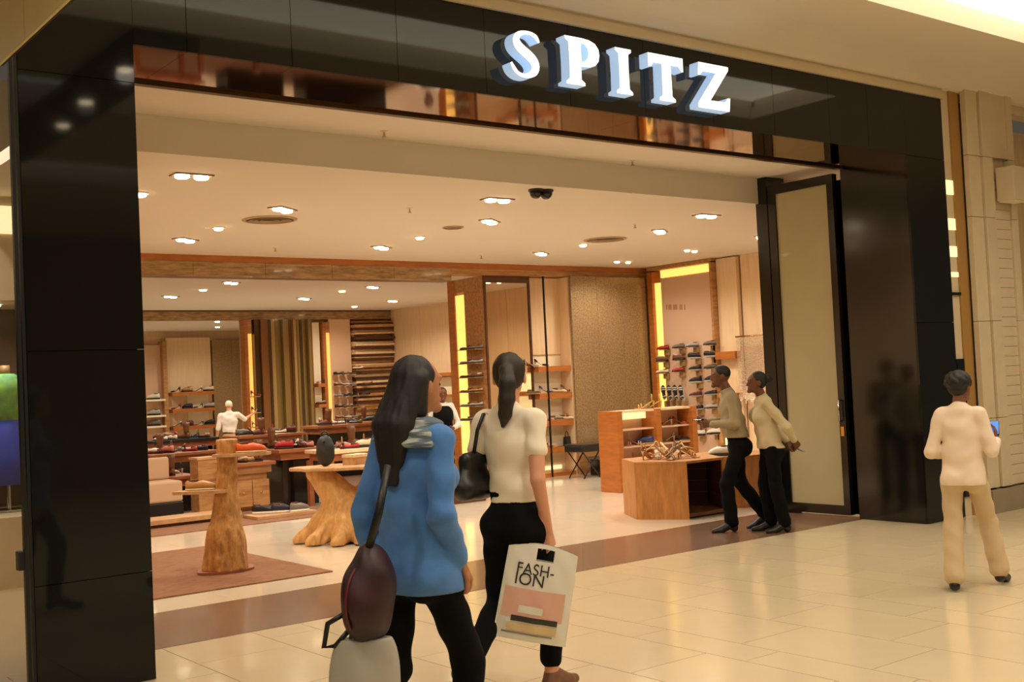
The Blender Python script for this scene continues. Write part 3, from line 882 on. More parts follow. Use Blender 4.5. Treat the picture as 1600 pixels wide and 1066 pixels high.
# ================================================================ GOLD MESH PANEL, SHELF NICHE, MIRROR BLOCK (back of the front room)
gp = thing('mesh_panel', 'tall speckled gold mesh panel behind the black bench', 'wall panel', (13.4, 14.6, 0))
xs = np.linspace(12.62, 14.36, 4)
for a, b in zip(xs[:-1], xs[1:]):
    part('mesh_sheet', B(a + 0.002, b - 0.002, 14.60, 14.64, 0.48, 3.31), MT['gold'], gp).location = -gp.location
part('base', B(12.62, 14.36, 14.58, 14.64, 0.0, 0.47), MT['woodmid'], gp).location = -gp.location
struct('wall_back', B(12.0, 14.62, 14.98, 15.1, 0, ZC), MT['woodpale'], 'wood wall behind the shelves and gold panel')

nz = thing('shelf_niche', 'lit shelf niche of shoes left of the gold mesh panel', 'shelf', (12.3, 14.8, 0))
part('back_panel', B(11.9, 12.66, 14.93, 14.97, 0, 3.3), MT['cream'], nz).location = -nz.location
part('side_panel', B(12.60, 12.64, 14.66, 14.93, 0, 3.3), MT['woodpale'], nz).location = -nz.location
part('top_panel', B(11.9, 12.64, 14.9, 14.93, 2.02, 3.3), MT['woodpale'], nz).location = -nz.location
zsh = [PY(870, y_, 14.7).z for y_ in (572, 614, 657, 699, 738)]
for z in zsh:
    part('shelf', B(11.9, 12.60, 14.66, 14.93, z - 0.09, z), MT['woodorange'], nz).location = -nz.location
part('divider', B(12.07, 12.09, 14.64, 14.67, 0, 3.3), MT['blackmetal'], nz).location = -nz.location
part('light_tube', B(11.92, 12.5, 14.90, 14.92, 0.1, 0.16), MT['lightbar'], nz).location = -nz.location
items = [(0, 853, 'heel', 'navy'), (1, 858, 'heel', 'blue'), (1, 879, 'flat', 'cream'), (1, 892, 'heel', 'brown'), (2, 857, 'flat', 'pink'), (2, 873, 'flat', 'olive'), (2, 888, 'flat', 'cream'), (2, 896, 'heel', 'tan'),
         (3, 860, 'flat', 'tan'), (0, 838, 'heel', 'silver'), (1, 838, 'flat', 'olive'), (2, 836, 'flat', 'olive')]
for k, (ri, px, kd, c) in enumerate(items):
    p = PY(px - 6, 600, 14.76)
    shoe(kd, c, (p.x, 14.76, zsh[ri]), SIDE2 + (0.3 if k % 2 else -0.2), f'{c} {"high heel" if kd == "heel" else "shoe"} on the {ORD[ri]} lit shelf down, {ORD[k]} one in that niche', 'shoes in the lit niche', sole='tan')
hb = thing('handbag', 'small black handbag on the lowest lit niche shelf', 'bag', (PY(886, 690, 14.74).x, 14.74, zsh[3]), R_(20))
part('body', MB().loft([[(-0.08, -0.04, 0), (0.08, -0.04, 0), (0.08, 0.04, 0), (-0.08, 0.04, 0)], [(-0.07, -0.03, 0.16), (0.07, -0.03, 0.16), (0.07, 0.03, 0.16), (-0.07, 0.03, 0.16)]]), MT['blackleather'], hb, bevel=0.01)
part('handle', MB().tube([(0.05 * math.cos(a), 0, 0.155 + 0.09 * math.sin(a)) for a in np.linspace(0, math.pi, 10)], 0.007, 6), MT['blackleather'], hb, smooth=True)

ma = thing('mirror_block', 'projecting wall block with mirror front and lit shoe side', 'display block', (11.4, 15.3, 0))


def map_(name, mb, m, **k):
    o = part(name, mb, m, ma, **k)
    o.location = -ma.location
    return o


map_('core', B(11.0, 11.88, 14.83, 15.8, 0, 3.31), MT['taupe'])
map_('mirror', B(10.99, 11.88, 14.81, 14.83, 0.1, 3.20), MT['mirror'])
map_('mirror_frame', MB().box(10.97, 11.0, 14.79, 14.83, 0, 3.31).box(11.87, 11.9, 14.79, 14.83, 0, 3.31).box(11.0, 11.87, 14.79, 14.83, 3.2, 3.31).box(11.0, 11.87, 14.79, 14.83, 0, 0.1), MT['wooddark'])
map_('side_panel', B(10.97, 11.0, 14.83, 15.36, 0, 3.31), MT['woodmid'])
map_('light_strip', B(10.965, 11.0, 15.37, 15.60, 0.45, 3.05), MT['glowstrip'])
map_('side_frame', B(10.95, 11.0, 15.61, 15.8, 0, 3.31), MT['woodorange'])
map_('top_frame', B(10.96, 11.0, 14.83, 15.61, 3.1, 3.31), MT['woodmid'])
k = 0
for ri, py in enumerate((544, 566, 588, 611, 633, 655)):
    for px in (729, 744):
        p = PX(px, py - (px - 735) * 0.1, 10.88)
        shoe('flat', ['grey', 'silver', 'brown', 'tan', 'silver', 'grey'][ri], (10.88, p.y, p.z - 0.02), SIDE, f'shoe on the lit side of the mirror block, {ORD[ri]} row down, {"left" if px < 735 else "right"} one', 'shoes on the mirror block', s=0.85, sole='black')
    map_('shelf', B(10.78, 10.97, p.y - 0.1, p.y + 0.42, p.z - 0.035, p.z - 0.022), mat('shelf_glass', (150, 122, 84), 0.15))

# ================================================================ ORGANIC SHAPES: smooth union of rounded limbs on a grid
class Sdf:
    def __init__(self, lo, hi, h):
        self.lo = np.array(lo, float)
        self.h = h
        n = np.ceil((np.array(hi, float) - self.lo) / h).astype(int) + 1
        self.ax = [self.lo[i] + h * np.arange(n[i]) for i in range(3)]
        self.f = np.full(n, 0.25, np.float32)

    def _win(self, lo, hi, pad):
        s = []
        for i in range(3):
            a = int(np.floor((lo[i] - pad - self.lo[i]) / self.h))
            b = int(np.ceil((hi[i] + pad - self.lo[i]) / self.h)) + 1
            s.append(slice(max(a, 0), max(min(b, self.f.shape[i]), 0)))
        return tuple(s)

    def _pts(self, s):
        return np.meshgrid(self.ax[0][s[0]], self.ax[1][s[1]], self.ax[2][s[2]], indexing='ij', sparse=True)

    def _mix(self, s, d, k, sub=False):
        a = self.f[s]
        d = d.astype(np.float32)
        if sub:
            hh = np.clip(0.5 - 0.5 * (a + d) / k, 0, 1)
            self.f[s] = a + (-d - a) * hh + k * hh * (1 - hh)
        else:
            hh = np.clip(0.5 + 0.5 * (a - d) / k, 0, 1)
            self.f[s] = a + (d - a) * hh - k * hh * (1 - hh)

    def cap(self, a, b, ra, rb, k=0.02, sub=False):
        a, b = np.array(a, float), np.array(b, float)
        r = max(ra, rb)
        s = self._win(np.minimum(a, b) - r, np.maximum(a, b) + r, k + 0.03)
        if any(x.stop <= x.start for x in s): return self
        X, Y, Z = self._pts(s)
        ba = b - a
        t = np.clip(((X - a[0]) * ba[0] + (Y - a[1]) * ba[1] + (Z - a[2]) * ba[2]) / max(ba @ ba, 1e-9), 0, 1)
        d = np.sqrt((X - a[0] - t * ba[0]) ** 2 + (Y - a[1] - t * ba[1]) ** 2 + (Z - a[2] - t * ba[2]) ** 2) - (ra + t * (rb - ra))
        self._mix(s, d, k, sub)
        return self

    def ell(self, c, r, k=0.02, rot=None, sub=False):
        c, r = np.array(c, float), np.array(r, float)
        m = r.max()
        s = self._win(c - m, c + m, k + 0.03)
        if any(x.stop <= x.start for x in s): return self
        X, Y, Z = self._pts(s)
        q = [X - c[0], Y - c[1], Z - c[2]]
        if rot is not None:
            Rm = np.array(rot)      # rows: local axes
            q = [Rm[i][0] * q[0] + Rm[i][1] * q[1] + Rm[i][2] * q[2] for i in range(3)]
        k0 = np.sqrt((q[0] / r[0]) ** 2 + (q[1] / r[1]) ** 2 + (q[2] / r[2]) ** 2)
        k1 = np.sqrt((q[0] / r[0] ** 2) ** 2 + (q[1] / r[1] ** 2) ** 2 + (q[2] / r[2] ** 2) ** 2)
        d = k0 * (k0 - 1) / np.maximum(k1, 1e-6)
        self._mix(s, d, k, sub)
        return self

    def cut(self, n, d):
        """keep the side where n.p <= d"""
        X, Y, Z = self._pts((slice(None),) * 3)
        self.f = np.maximum(self.f, (X * n[0] + Y * n[1] + Z * n[2] - d).astype(np.float32))
        return self

    def fold(self, amp, fx, fy, fz, ph=0.0):
        X, Y, Z = self._pts((slice(None),) * 3)
        self.f = self.f + (amp * np.sin(fz * Z + 2.2 * np.sin(fx * X + ph) + 1.7 * np.sin(fy * Y + 1.3 * ph) + ph)).astype(np.float32)
        return self

    def mesh(self, name, m):
        f, h = self.f, self.h
        f[0], f[-1] = 0.25, 0.25
        f[:, 0], f[:, -1] = 0.25, 0.25
        f[:, :, 0], f[:, :, -1] = 0.25, 0.25
        ins = f < 0
        nx, ny, nz = f.shape
        cnt = np.zeros((nx - 1, ny - 1, nz - 1), np.int8)
        offs = [(i, j, k) for i in (0, 1) for j in (0, 1) for k in (0, 1)]
        for i, j, k in offs:
            cnt += ins[i:nx - 1 + i, j:ny - 1 + j, k:nz - 1 + k]
        I, J, K = np.nonzero((cnt > 0) & (cnt < 8))
        idx = np.full(cnt.shape, -1, np.int32)
        idx[I, J, K] = np.arange(len(I))
        acc = np.zeros((len(I), 3)); num = np.zeros(len(I))
        cv = {o: f[I + o[0], J + o[1], K + o[2]] for o in offs}
        for a in offs:
            for ax in range(3):
                if a[ax] == 0:
                    b = list(a); b[ax] = 1; b = tuple(b)
                    fa, fb = cv[a], cv[b]
                    hit = (fa < 0) != (fb < 0)
                    t = np.where(hit, fa / np.where(hit, fa - fb, 1), 0)
                    p = np.tile(np.array(a, float), (len(I), 1))
                    p[:, ax] += t
                    acc += p * hit[:, None]; num += hit
        v = np.stack([I, J, K], 1) + acc / np.maximum(num, 1)[:, None]
        v = v * h + self.lo
        faces = []
        for ax in range(3):
            sl0 = [slice(None)] * 3; sl1 = [slice(None)] * 3
            sl0[ax] = slice(0, -1); sl1[ax] = slice(1, None)
            A, Bb = ins[tuple(sl0)], ins[tuple(sl1)]
            E0 = np.argwhere(A != Bb)
            if not len(E0): continue
            u, w_ = [(1, 2), (2, 0), (0, 1)][ax]
            E0 = E0[(E0[:, u] > 0) & (E0[:, w_] > 0)]
            q = []
            for du, dw in ((-1, -1), (0, -1), (0, 0), (-1, 0)):
                e = E0.copy(); e[:, u] += du; e[:, w_] += dw
                q.append(idx[e[:, 0], e[:, 1], e[:, 2]])
            q = np.stack(q, 1)
            fl = ~A[E0[:, 0], E0[:, 1], E0[:, 2]]
            q[fl] = q[fl][:, ::-1]
            faces.append(q)
        fc = np.concatenate(faces)
        fc = fc[(fc >= 0).all(1)]
        me = bpy.data.meshes.new(name)
        me.vertices.add(len(v)); me.vertices.foreach_set('co', v.astype(np.float32).ravel())
        me.loops.add(fc.size); me.loops.foreach_set('vertex_index', fc.astype(np.int32).ravel())
        me.polygons.add(len(fc))
        me.polygons.foreach_set('loop_start', np.arange(0, fc.size, 4, dtype=np.int32))
        me.polygons.foreach_set('use_smooth', np.ones(len(fc), bool))
        me.update(calc_edges=True)
        me.validate()
        me.materials.append(m)
        return me


# ================================================================ FURNITURE OF THE FRONT ROOM
tag(part('rug', MB().prism([(3.06, 9.14), (4.97, 9.14), (4.97, 11.82), (3.52, 11.82), (3.52, 10.9)], 0.0, 0.012), MT['rug'], None), 'dark brown woven rug under the tree stump stand', 'rug')
tag(part('rug', MB().box(3.52, 7.42, 13.22, 14.6, 0.0, 0.012), MT['rug'], None), 'long brown runner rug before the display tables', 'rug')
tag(part('rug', MB().box(5.2, 12.0, 15.55, 19.6, 0.0, 0.004), mat('wood_brown_carpet', (104, 70, 46), 0.9, noise=0.2, nscale=12), None), 'large brown carpet under the back room tables', 'rug')

# tree stump display stand with two plank shelves
st = thing('stump_stand', 'tapered tree trunk display stand with two plank shelves', 'display stand', (4.34, 9.98, 0))
sd = Sdf((-0.4, -0.4, 0.0), (0.4, 0.4, 1.3), 0.011)
sd.cap((0, 0, 0.02), (0.01, 0.0, 0.30), 0.20, 0.165, 0.03).cap((0.01, 0, 0.30), (0.03, 0, 0.62), 0.165, 0.105, 0.05).cap((0.03, 0, 0.6), (0.06, 0.0, 1.17), 0.10, 0.092, 0.05)
for a, r in ((0.3, 0.06), (1.6, 0.05), (2.9, 0.06), (4.1, 0.05), (5.2, 0.055)):
    sd.cap((0.15 * math.cos(a), 0.15 * math.sin(a), 0.0), (0.08 * math.cos(a), 0.08 * math.sin(a), 0.42), r, 0.03, 0.04)
sd.ell((0.08, -0.08, 0.86), (0.035, 0.03, 0.05), 0.03).ell((-0.05, -0.09, 0.42), (0.04, 0.03, 0.05), 0.03)
sd.fold(0.006, 22, 25, 9).fold(0.003, 60, 55, 30, 1.0).cut((0, 0, 1), 1.205).cut((0, 0, -1), -0.03)
link('trunk', sd.mesh('trunk', MT['trunk']), st)


def plank(pts, z, th):
    return MB().prism(pts, z - th, z)


part('base_plate', plank([(0.27 * math.cos(a) + 0.01 * math.sin(5 * a), 0.20 * math.sin(a), ) for a in np.linspace(0, 2 * math.pi, 22)[:-1]], 0.034, 0.02), mat('red_wood_plate', (150, 82, 60), 0.5), st)
e1, e2 = Vector((0.79, -0.61)), Vector((0.61, 0.79))


def dirpts(lst):
    return [tuple(e1 * a + e2 * b) for a, b in lst]


part('plank_shelf', plank(dirpts([(-0.44, -0.08), (-0.30, -0.13), (-0.05, -0.14), (0.06, -0.11), (0.08, 0.10), (-0.1, 0.13), (-0.33, 0.10)]), 0.755, 0.028), MT['slab'], st)
part('plank_shelf', plank(dirpts([(-0.06, -0.11), (0.20, -0.12), (0.42, -0.06), (0.44, 0.06), (0.25, 0.12), (-0.04, 0.12)]), 1.075, 0.028), MT['slab'], st)
p = st.location + Vector((*(e1 * 0.27), 1.076))
shoe('loafer', 'orange', p, SIDE2, 'orange suede shoe on the upper plank of the stump stand', None, sole='cream', s=1.05)
p = st.location + Vector((*(e1 * -0.2), 0.756))
shoe('loafer', 'tan', p, SIDE2, 'tan leather shoe on the lower plank of the stump stand', None, sole='cream', s=1.05)

# driftwood root table
rt = thing('root_table', 'driftwood root table with thick sawn slab top', 'table', (6.16, 10.83, 0))
sd = Sdf((-0.95, -0.95, 0.0), (0.95, 0.95, 0.85), 0.014)


def L2(a, b, z):
    v = e1 * a + e2 * b
    return (v.x, v.y, z)


sd.cap(L2(-0.36, 0, 0.74), L2(-0.06, 0, 0.36), 0.12, 0.20, 0.05)
sd.cap(L2(0.24, 0, 0.76), L2(0.16, 0, 0.36), 0.075, 0.18, 0.04)
sd.cap(L2(-0.02, 0, 0.32), L2(0.12, 0, 0.10), 0.22, 0.26, 0.06)
for a, b, r0, r1 in ((-0.58, -0.1, 0.16, 0.06), (-0.38, -0.32, 0.15, 0.08), (-0.12, -0.42, 0.15, 0.08), (0.14, -0.40, 0.14, 0.09), (0.42, -0.28, 0.15, 0.09), (0.62, 0.05, 0.15, 0.08), (0.3, 0.42, 0.15, 0.08), (-0.25, 0.40, 0.15, 0.08)):
    sd.cap(L2(a * 0.35, b * 0.35, 0.34), L2(a * 0.75, b * 0.75, 0.10), r0 * 0.8, r0 * 0.62, 0.05)
    sd.cap(L2(a * 0.75, b * 0.75, 0.10), L2(a, b, 0.03), r0 * 0.62, r1, 0.04)
for a, b, z in ((-0.30, -0.36, 0.06), (0.02, -0.45, 0.07), (0.30, -0.38, 0.09)):
    sd.cap(L2(a, b, z - 0.06), L2(a * 0.7, b * 0.8, z + 0.16), 0.03, 0.015, 0.03, sub=True)
sd.fold(0.008, 14, 13, 7).fold(0.004, 40, 37, 16, 2.0).cut((0, 0, -1), -0.002).cut((0, 0, 1), 0.765)
link('root_base', sd.mesh('root_base', MT['root']), rt)
part('slab_top', plank(dirpts([(-0.66, -0.04), (-0.52, -0.14), (-0.46, -0.26), (-0.30, -0.24), (-0.1, -0.33), (0.12, -0.29), (0.3, -0.34), (0.62, -0.24), (0.70, 0.0), (0.60, 0.22), (0.3, 0.25), (0.1, 0.33), (-0.3, 0.30), (-0.42, 0.18), (-0.60, 0.12)]), 0.80, 0.038), MT['slab'], rt, bevel=0.012)
bag = thing('leather_bag', 'dark rounded leather bag standing on the root table', 'bag', rt.location + Vector((*(e1 * -0.26 + e2 * -0.05), 0.80)), YAW * -1)
sd = Sdf((-0.16, -0.12, -0.02), (0.16, 0.12, 0.42), 0.008)
sd.ell((0, 0, 0.15), (0.10, 0.065, 0.15), 0.02).ell((0, 0, 0.24), (0.075, 0.045, 0.09), 0.04).cut((0, 0, -1), 0).fold(0.002, 30, 20, 50)
link('body', sd.mesh('body', mat('charcoal_leather', (36, 38, 38), 0.5)), bag)
part('handle', MB().tube([(0.045 * math.cos(a), 0, 0.30 + 0.07 * math.sin(a)) for a in np.linspace(0, math.pi, 10)], 0.008, 6), MT['blackleather'], bag, smooth=True)
part('clasp', B(-0.012, 0.012, -0.06, -0.05, 0.24, 0.27), MT['blackmetal'], bag)

bx2 = thing('shoe_box', 'small pale shoe box beside the dark bag on the root table', 'box', rt.location + Vector((*(e1 * 0.06 + e2 * 0.05), 0.80)), 0.3)
part('box', B(-0.13, 0.13, -0.09, 0.09, 0, 0.08), MT['slab'], bx2)
part('lid', B(-0.135, 0.135, -0.095, 0.095, 0.08, 0.11), MT['woodpale'], bx2)
# hexagonal oak tables
def hexa(name, label, c, s, h, open_sides, rot, inner=True):
    t = thing(name, label, 'table', (c[0], c[1], 0), 0, 'hexagonal oak tables')
    P6 = [(s * math.cos(rot + k * math.pi / 3), s * math.sin(rot + k * math.pi / 3)) for k in range(6)]
    for k in range(6):
        a, b = Vector(P6[k]), Vector(P6[(k + 1) % 6])
        if k in open_sides: continue
        q = [tuple(a), tuple(b), tuple(b * 0.955), tuple(a * 0.955)]
        part('side_board', MB().prism(q, 0.0, h - 0.03), MT['hexwood'], t)
    part('top_board', MB().prism(P6, h - 0.03, h), MT['hexwood'], t, bevel=0.004)
    part('bottom_board', MB().prism([(x * 0.95, y * 0.95) for x, y in P6], 0.02, 0.06), MT['hexdark'], t)
    for z in (0.2, 0.35):
        pass
    for k in range(6):
        a, b = Vector(P6[k]) * 0.954, Vector(P6[(k + 1) % 6]) * 0.954
        if k in open_sides: continue
        for i in range(4):
            z0 = 0.065 + i * (h - 0.1) / 4
            part('inner_slat', MB().prism([tuple(a), tuple(b), tuple(b * 0.985), tuple(a * 0.985)], z0 + 0.004, z0 + (h - 0.1) / 4 - 0.004), MT['hexdark'], t)
    return t


pA = [PZ(989, 803, 0), PZ(1012, 813.5, 0), PZ(1062, 816.5, 0), PZ(1112, 808, 0)]
hexa('hexagon_table', 'hexagonal oak table with open dark inside and piled shoes', (9.56, 9.43), 0.60, 0.64, (0,), R_(-120))
hexa('hexagon_table', 'second hexagonal oak table half hidden behind the male assistant', (10.66, 9.60), 0.56, 0.60, (), R_(-120))
pile = [('sandal', 'tan', -0.28, -0.05, 0.3), ('sandal', 'silver', -0.10, -0.18, 2.4), ('sandal', 'brown', 0.02, 0.05, 1.0), ('sandal', 'cream', -0.15, 0.12, 4.0), ('sandal', 'tan', 0.16, -0.16, 5.2), ('sandal', 'gold', 0.2, 0.14, 0.0), ('sandal', 'grey', -0.02, -0.32, 3.4)]
for k, (kd, c, a, b, r) in enumerate(pile):
    v = e1 * a + e2 * b
    shoe(kd, c, (9.56 + v.x, 9.43 + v.y, 0.64), r, f'{c} strappy sandal on the hexagonal table, {ORD[k]} of the pile', 'sandals on the hexagonal table', sole='tan', s=1.1)
drift = thing('driftwood_piece', 'twisted pale driftwood centrepiece among the sandals', 'ornament', (9.50, 9.42, 0.64))
for a in range(7):
    an = a * 0.9
    part('branch', MB().tube([(0, 0, 0.015), (0.08 * math.cos(an), 0.08 * math.sin(an), 0.07 + 0.02 * (a % 3)), (0.2 * math.cos(an + 0.3), 0.2 * math.sin(an + 0.3), 0.12 + 0.05 * (a % 2)), (0.3 * math.cos(an + 0.2), 0.3 * math.sin(an + 0.2), 0.10)], [0.022, 0.017, 0.012, 0.005], 7), mat('driftwood_pale', (200, 170, 130), 0.7), drift, smooth=True)
shoe('sneaker', 'white', (10.35, 9.42, 0.60), SIDE, 'white and black sneaker on the second hexagonal table', None, sole='black')

# low shoe display stand with orange wood uprights
ds = thing('shoe_stand', 'waist-high shoe stand with orange wood uprights near the right wall', 'display stand', (11.7, 11.9, 0))


def dsp(name, mb, m, **k):
    o = part(name, mb, m, ds, **k)
    o.location = -ds.location
    return o


xu = [PY(963, 700, 11.8).x, PY(1024, 700, 11.8).x, PY(1080, 700, 11.8).x]
for x in xu:
    dsp('upright', B(x - 0.05, x + 0.05, 11.70, 12.10, 0.0, 1.12), MT['woodorange'], bevel=0.004)
for a, b in zip(xu[:-1], xu[1:]):
    dsp('back_panel', B(a + 0.05, b - 0.05, 12.0, 12.04, 0.05, 1.10), MT['taupe'])
    for z in (0.06, 0.36, 0.62, 0.86):
        dsp('shelf', B(a + 0.05, b - 0.05, 11.76, 12.0, z - 0.02, z), MT['taupe'])
    dsp('top', B(a + 0.05, b - 0.05, 11.74, 12.0, 1.09, 1.12), MT['woodpale'])
dsp('light_bar', B(xu[0] + 0.06, xu[1] - 0.06, 11.90, 11.98, 0.99, 1.08), MT['lightbar'])
dsi = [(0.86, 1039, 'heel', 'black'), (0.86, 1063, 'heel', 'red'), (0.62, 1042, 'heel', 'olive'), (0.62, 1066, 'flat', 'black'), (0.36, 1065, 'flat', 'red'), (0.36, 1044, 'flat', 'tan'),
       (0.62, 1008, 'sneaker', 'blue'), (0.36, 1006, 'flat', 'orange'), (0.36, 978, 'sandal', 'red'), (0.62, 976, 'sandal', 'pink'), (0.06, 976, 'flat', 'red'), (0.62, 992, 'sandal', 'cream')]
for k, (z, px, kd, c) in enumerate(dsi):
    x = PY(px, 680, 11.86).x
    shoe(kd, c, (x, 11.86, z), SIDE2 if k % 2 else SIDE, f'{c} {"sandal" if kd == "sandal" else "shoe"} in the {"left" if px < 1020 else "right"} bay of the shoe stand, shelf {"top" if z > 0.8 else "upper" if z > 0.5 else "lower" if z > 0.2 else "bottom"}{", beside the upright" if k in (6, 7, 9) else ""}', 'shoes in the shoe stand', sole='tan')
for k, px in enumerate((1009, 1021)):
    x = PY(px, 630, 11.88).x
    shoe('sandal', 'gold', (x, 11.9, 1.12), SIDE, f'amber strappy high sandal on top of the shoe stand, {["left", "right"][k]} one', 'sandals on the shoe stand', sole='gold', s=1.2)

# black bench with crossed legs
bn = thing('bench', 'long black upholstered bench with crossed metal legs', 'bench', (12.75, 14.05, 0))
bl, br = -0.72, 1.0
part('seat', B(bl, br, -0.22, 0.22, 0.42, 0.53), MT['blackleather'], bn, bevel=0.02)
part('seat_top', B(bl + 0.01, br - 0.01, -0.21, 0.21, 0.53, 0.545), mat('bench_top', (70, 62, 56), 0.3), bn)
for x in (bl + 0.22, br - 0.3):
    for y in (-0.18, 0.18):
        part('cross_leg', MB().tube([(x - 0.17, y, 0.0), (x + 0.17, y, 0.42)], 0.011, 8).tube([(x + 0.17, y, 0.0), (x - 0.17, y, 0.42)], 0.011, 8), MT['blackmetal'], bn, smooth=True)
bx = thing('storage_box', 'dark low storage box under the black bench', 'box', (12.86, 14.1, 0))
part('box', B(-0.26, 0.26, -0.2, 0.2, 0, 0.26), MT['blackgloss'], bx, bevel=0.006)
part('lid', B(-0.27, 0.27, -0.21, 0.21, 0.26, 0.30), mat('grey_lid', (150, 142, 134), 0.3), bx)


# display tables of the middle and back room
def dtable(label, x0, x1, y0, y1, h, top='woodtop', base='black', legs=False, ap=0.10, th=0.05, over=0.05):
    t = thing('display_table', label, 'table', ((x0 + x1) / 2, (y0 + y1) / 2, 0.005 if 15.55 <= y0 < 19.6 else 0.0), 0, 'display tables')
    hx, hy = (x1 - x0) / 2, (y1 - y0) / 2
    part('top', B(-hx, hx, -hy, hy, h - th, h), MT[top], t, bevel=0.006)
    part('apron', B(-hx + over, hx - over, -hy + over, hy - over, h - th - ap, h - th), MT['woodtop'] if base != 'tan' else MT['woodmid'], t)
    if legs:
        for sx in (-1, 1):
            for sy in (-1, 1):
                part('leg', B(sx * (hx - over) - 0.035, sx * (hx - over) + 0.035, sy * (hy - over) - 0.035, sy * (hy - over) + 0.035, 0, h - th - ap), MT['woodtop'], t)
    else:
        part('base', B(-hx + over * 2, hx - over * 2, -hy + over * 2, hy - over * 2, 0.0, h - th - ap), MT['blackgloss'] if base == 'black' else MT['woodmid'], t)
    return t


def along(px0, px1, Y, py=740):
    return PY(px0, py, Y).x, PY(px1, py, Y).x


cols = ['black', 'brown', 'tan', 'red', 'white', 'navy', 'cream', 'grey', 'burgundy', 'silver', 'pink', 'olive']
kinds = ['loafer', 'flat', 'heel', 'sneaker', 'flat', 'sandal', 'boot']


def fill(tname, x0, x1, y0, y1, z, n, seed, group):
    rn = random.Random(seed)
    for i in range(n):
        c = cols[(seed * 5 + i * 7 + rn.randrange(2)) % len(cols)]
        kd = kinds[(seed + i * 3) % len(kinds)]
        if kd == 'boot' and c not in ('black', 'brown', 'tan'): c = 'brown'
        x = x0 + 0.16 + (x1 - x0 - 0.32) * (i + 0.5) / n
        y = (y0 + y1) / 2 + (0.17 if i % 2 else -0.17)
        shoe(kd, c, (x, y, z), SIDE + rn.uniform(-0.6, 0.6) + (math.pi if i % 2 else 0), f'{c} {"boot" if kd == "boot" else "shoe"} on {tname}, {ORD[i]} from the left', group, sole='black' if c != 'black' else 'tan')


T = [  # label, where, px0, px1, Y0, Y1, h, shoes, kw
    ('low black based table left of the stump stand', 'the low black based table', 228, 312, 15.6, 16.5, 0.50, 5, {}),
    ('wooden drawer cabinet right of the stump stand', 'the drawer cabinet', 352, 432, 14.75, 15.5, 0.66, 5, dict(base='tan')),
    ('long red-brown table with black end panel', 'the long red-brown table', 437, 512, 14.75, 15.5, 0.80, 5, {}),
    ('long brown table behind the stump stand', 'the long brown table behind the stump', 235, 345, 17.6, 18.5, 0.72, 6, dict(legs=True)),
    ('wide table under the red shoes beside the blue shirted woman', 'the wide table behind the root table', 515, 640, 13.9, 14.6, 0.78, 6, dict(top='woodpale', legs=True)),
    ('high back counter of red-brown wood before the slatted wall', 'the high back counter', 500, 640, 18.6, 19.3, 0.95, 7, {}),
    ('back counter with shoe boxes before the fluted screen', 'the counter before the fluted screen', 375, 480, 18.8, 19.5, 0.86, 6, {}),
    ('far counter before the lit shelf wall', 'the far counter', 240, 345, 20.0, 20.7, 0.84, 6, dict(top='blackleather')),
]
for k, (lab, nm, p0, p1, Y0, Y1, h, n, kw) in enumerate(T):
    x0, x1 = along(p0, p1, Y0)
    tb = dtable(lab, x0, x1, Y0, Y1, h, **kw)
    if kw.get('base') == 'tan': cb = tb
    fill(nm, x0, x1, Y0, Y1, h + (0.005 if 15.55 <= Y0 < 19.6 else 0.0), n + 3, k + 1, 'shoes on display tables')
x0, x1 = along(352, 432, 14.75)
yo = 14.74 - 15.125
w2 = (x1 - x0) / 2 - 0.12
for sx in (-1, 1):
    d_ = part('drawer', B(min(0, sx * w2) + 0.005, max(0, sx * w2) - 0.005, yo - 0.012, yo + 0.105, 0.07, 0.42), MT['woodmid'], cb)
    part('knob', MB().lathe([(0.012, 0), (0.016, 0.012), (0.008, 0.02)], 10, (0, 0, 0)), MT['brass'], d_, loc=(sx * w2 / 2, yo - 0.013, 0.25), rot=(R_(90), 0, 0))

# seats and small furniture
def cube_seat(label, loc, w, d, h, mcol, rotz=0.0):
    t = thing('cushion_seat', label, 'seat', loc, rotz)
    part('base', B(-w / 2, w / 2, -d / 2, d / 2, 0, h * 0.45), MT['blackleather'], t, bevel=0.01)
    part('cushion', B(-w / 2, w / 2, -d / 2, d / 2, h * 0.45, h), mcol, t, bevel=0.03)
    return t


p = PZ(248, 790, 0)
cube_seat('pale pink cushioned seat by the left pillar', (5.60, 15.1, 0), 0.6, 0.5, 0.5, mat('pink_cloth', (198, 164, 132), 0.8))
part('backrest', B(-0.3, 0.3, 0.2, 0.3, 0.5, 0.8), _mats['pink_cloth'], bpy.data.objects['cushion_seat'], bevel=0.03)
mt_ = thing('shoe_mat', 'low pale plinth with dark shoes on the floor', 'plinth', (6.75, 13.75, 0))
part('board', B(-0.42, 0.42, -0.22, 0.22, 0.014, 0.05), MT['slab'], mt_)
part('foot', B(-0.38, 0.38, -0.18, 0.18, 0.0, 0.014), MT['wooddark'], mt_)
for k, (a, c) in enumerate(((-0.22, 'black'), (0.02, 'navy'), (0.24, 'grey'))):
    shoe('sneaker', c, (6.75 + a * 0.9, 13.75 - a * 0.5, 0.05), SIDE2 + 0.3 * k, f'{c} sneaker on the low floor plinth', 'sneakers on the floor plinth', sole='white')
pl = thing('plinth', 'long low pale wood plinth on the runner rug', 'plinth', (5.55, 14.15, 0))
part('board', B(-0.75, 0.75, -0.22, 0.22, 0.05, 0.11), MT['slab'], pl, bevel=0.004)
part('foot', B(-0.7, 0.7, -0.18, 0.18, 0.012, 0.05), MT['wooddark'], pl)
pl = thing('plinth', 'low wooden plinth between the two walking women', 'plinth', (8.9, 12.9, 0))
part('board', B(-0.5, 0.5, -0.2, 0.2, 0.22, 0.27), MT['woodmid'], pl, bevel=0.004)
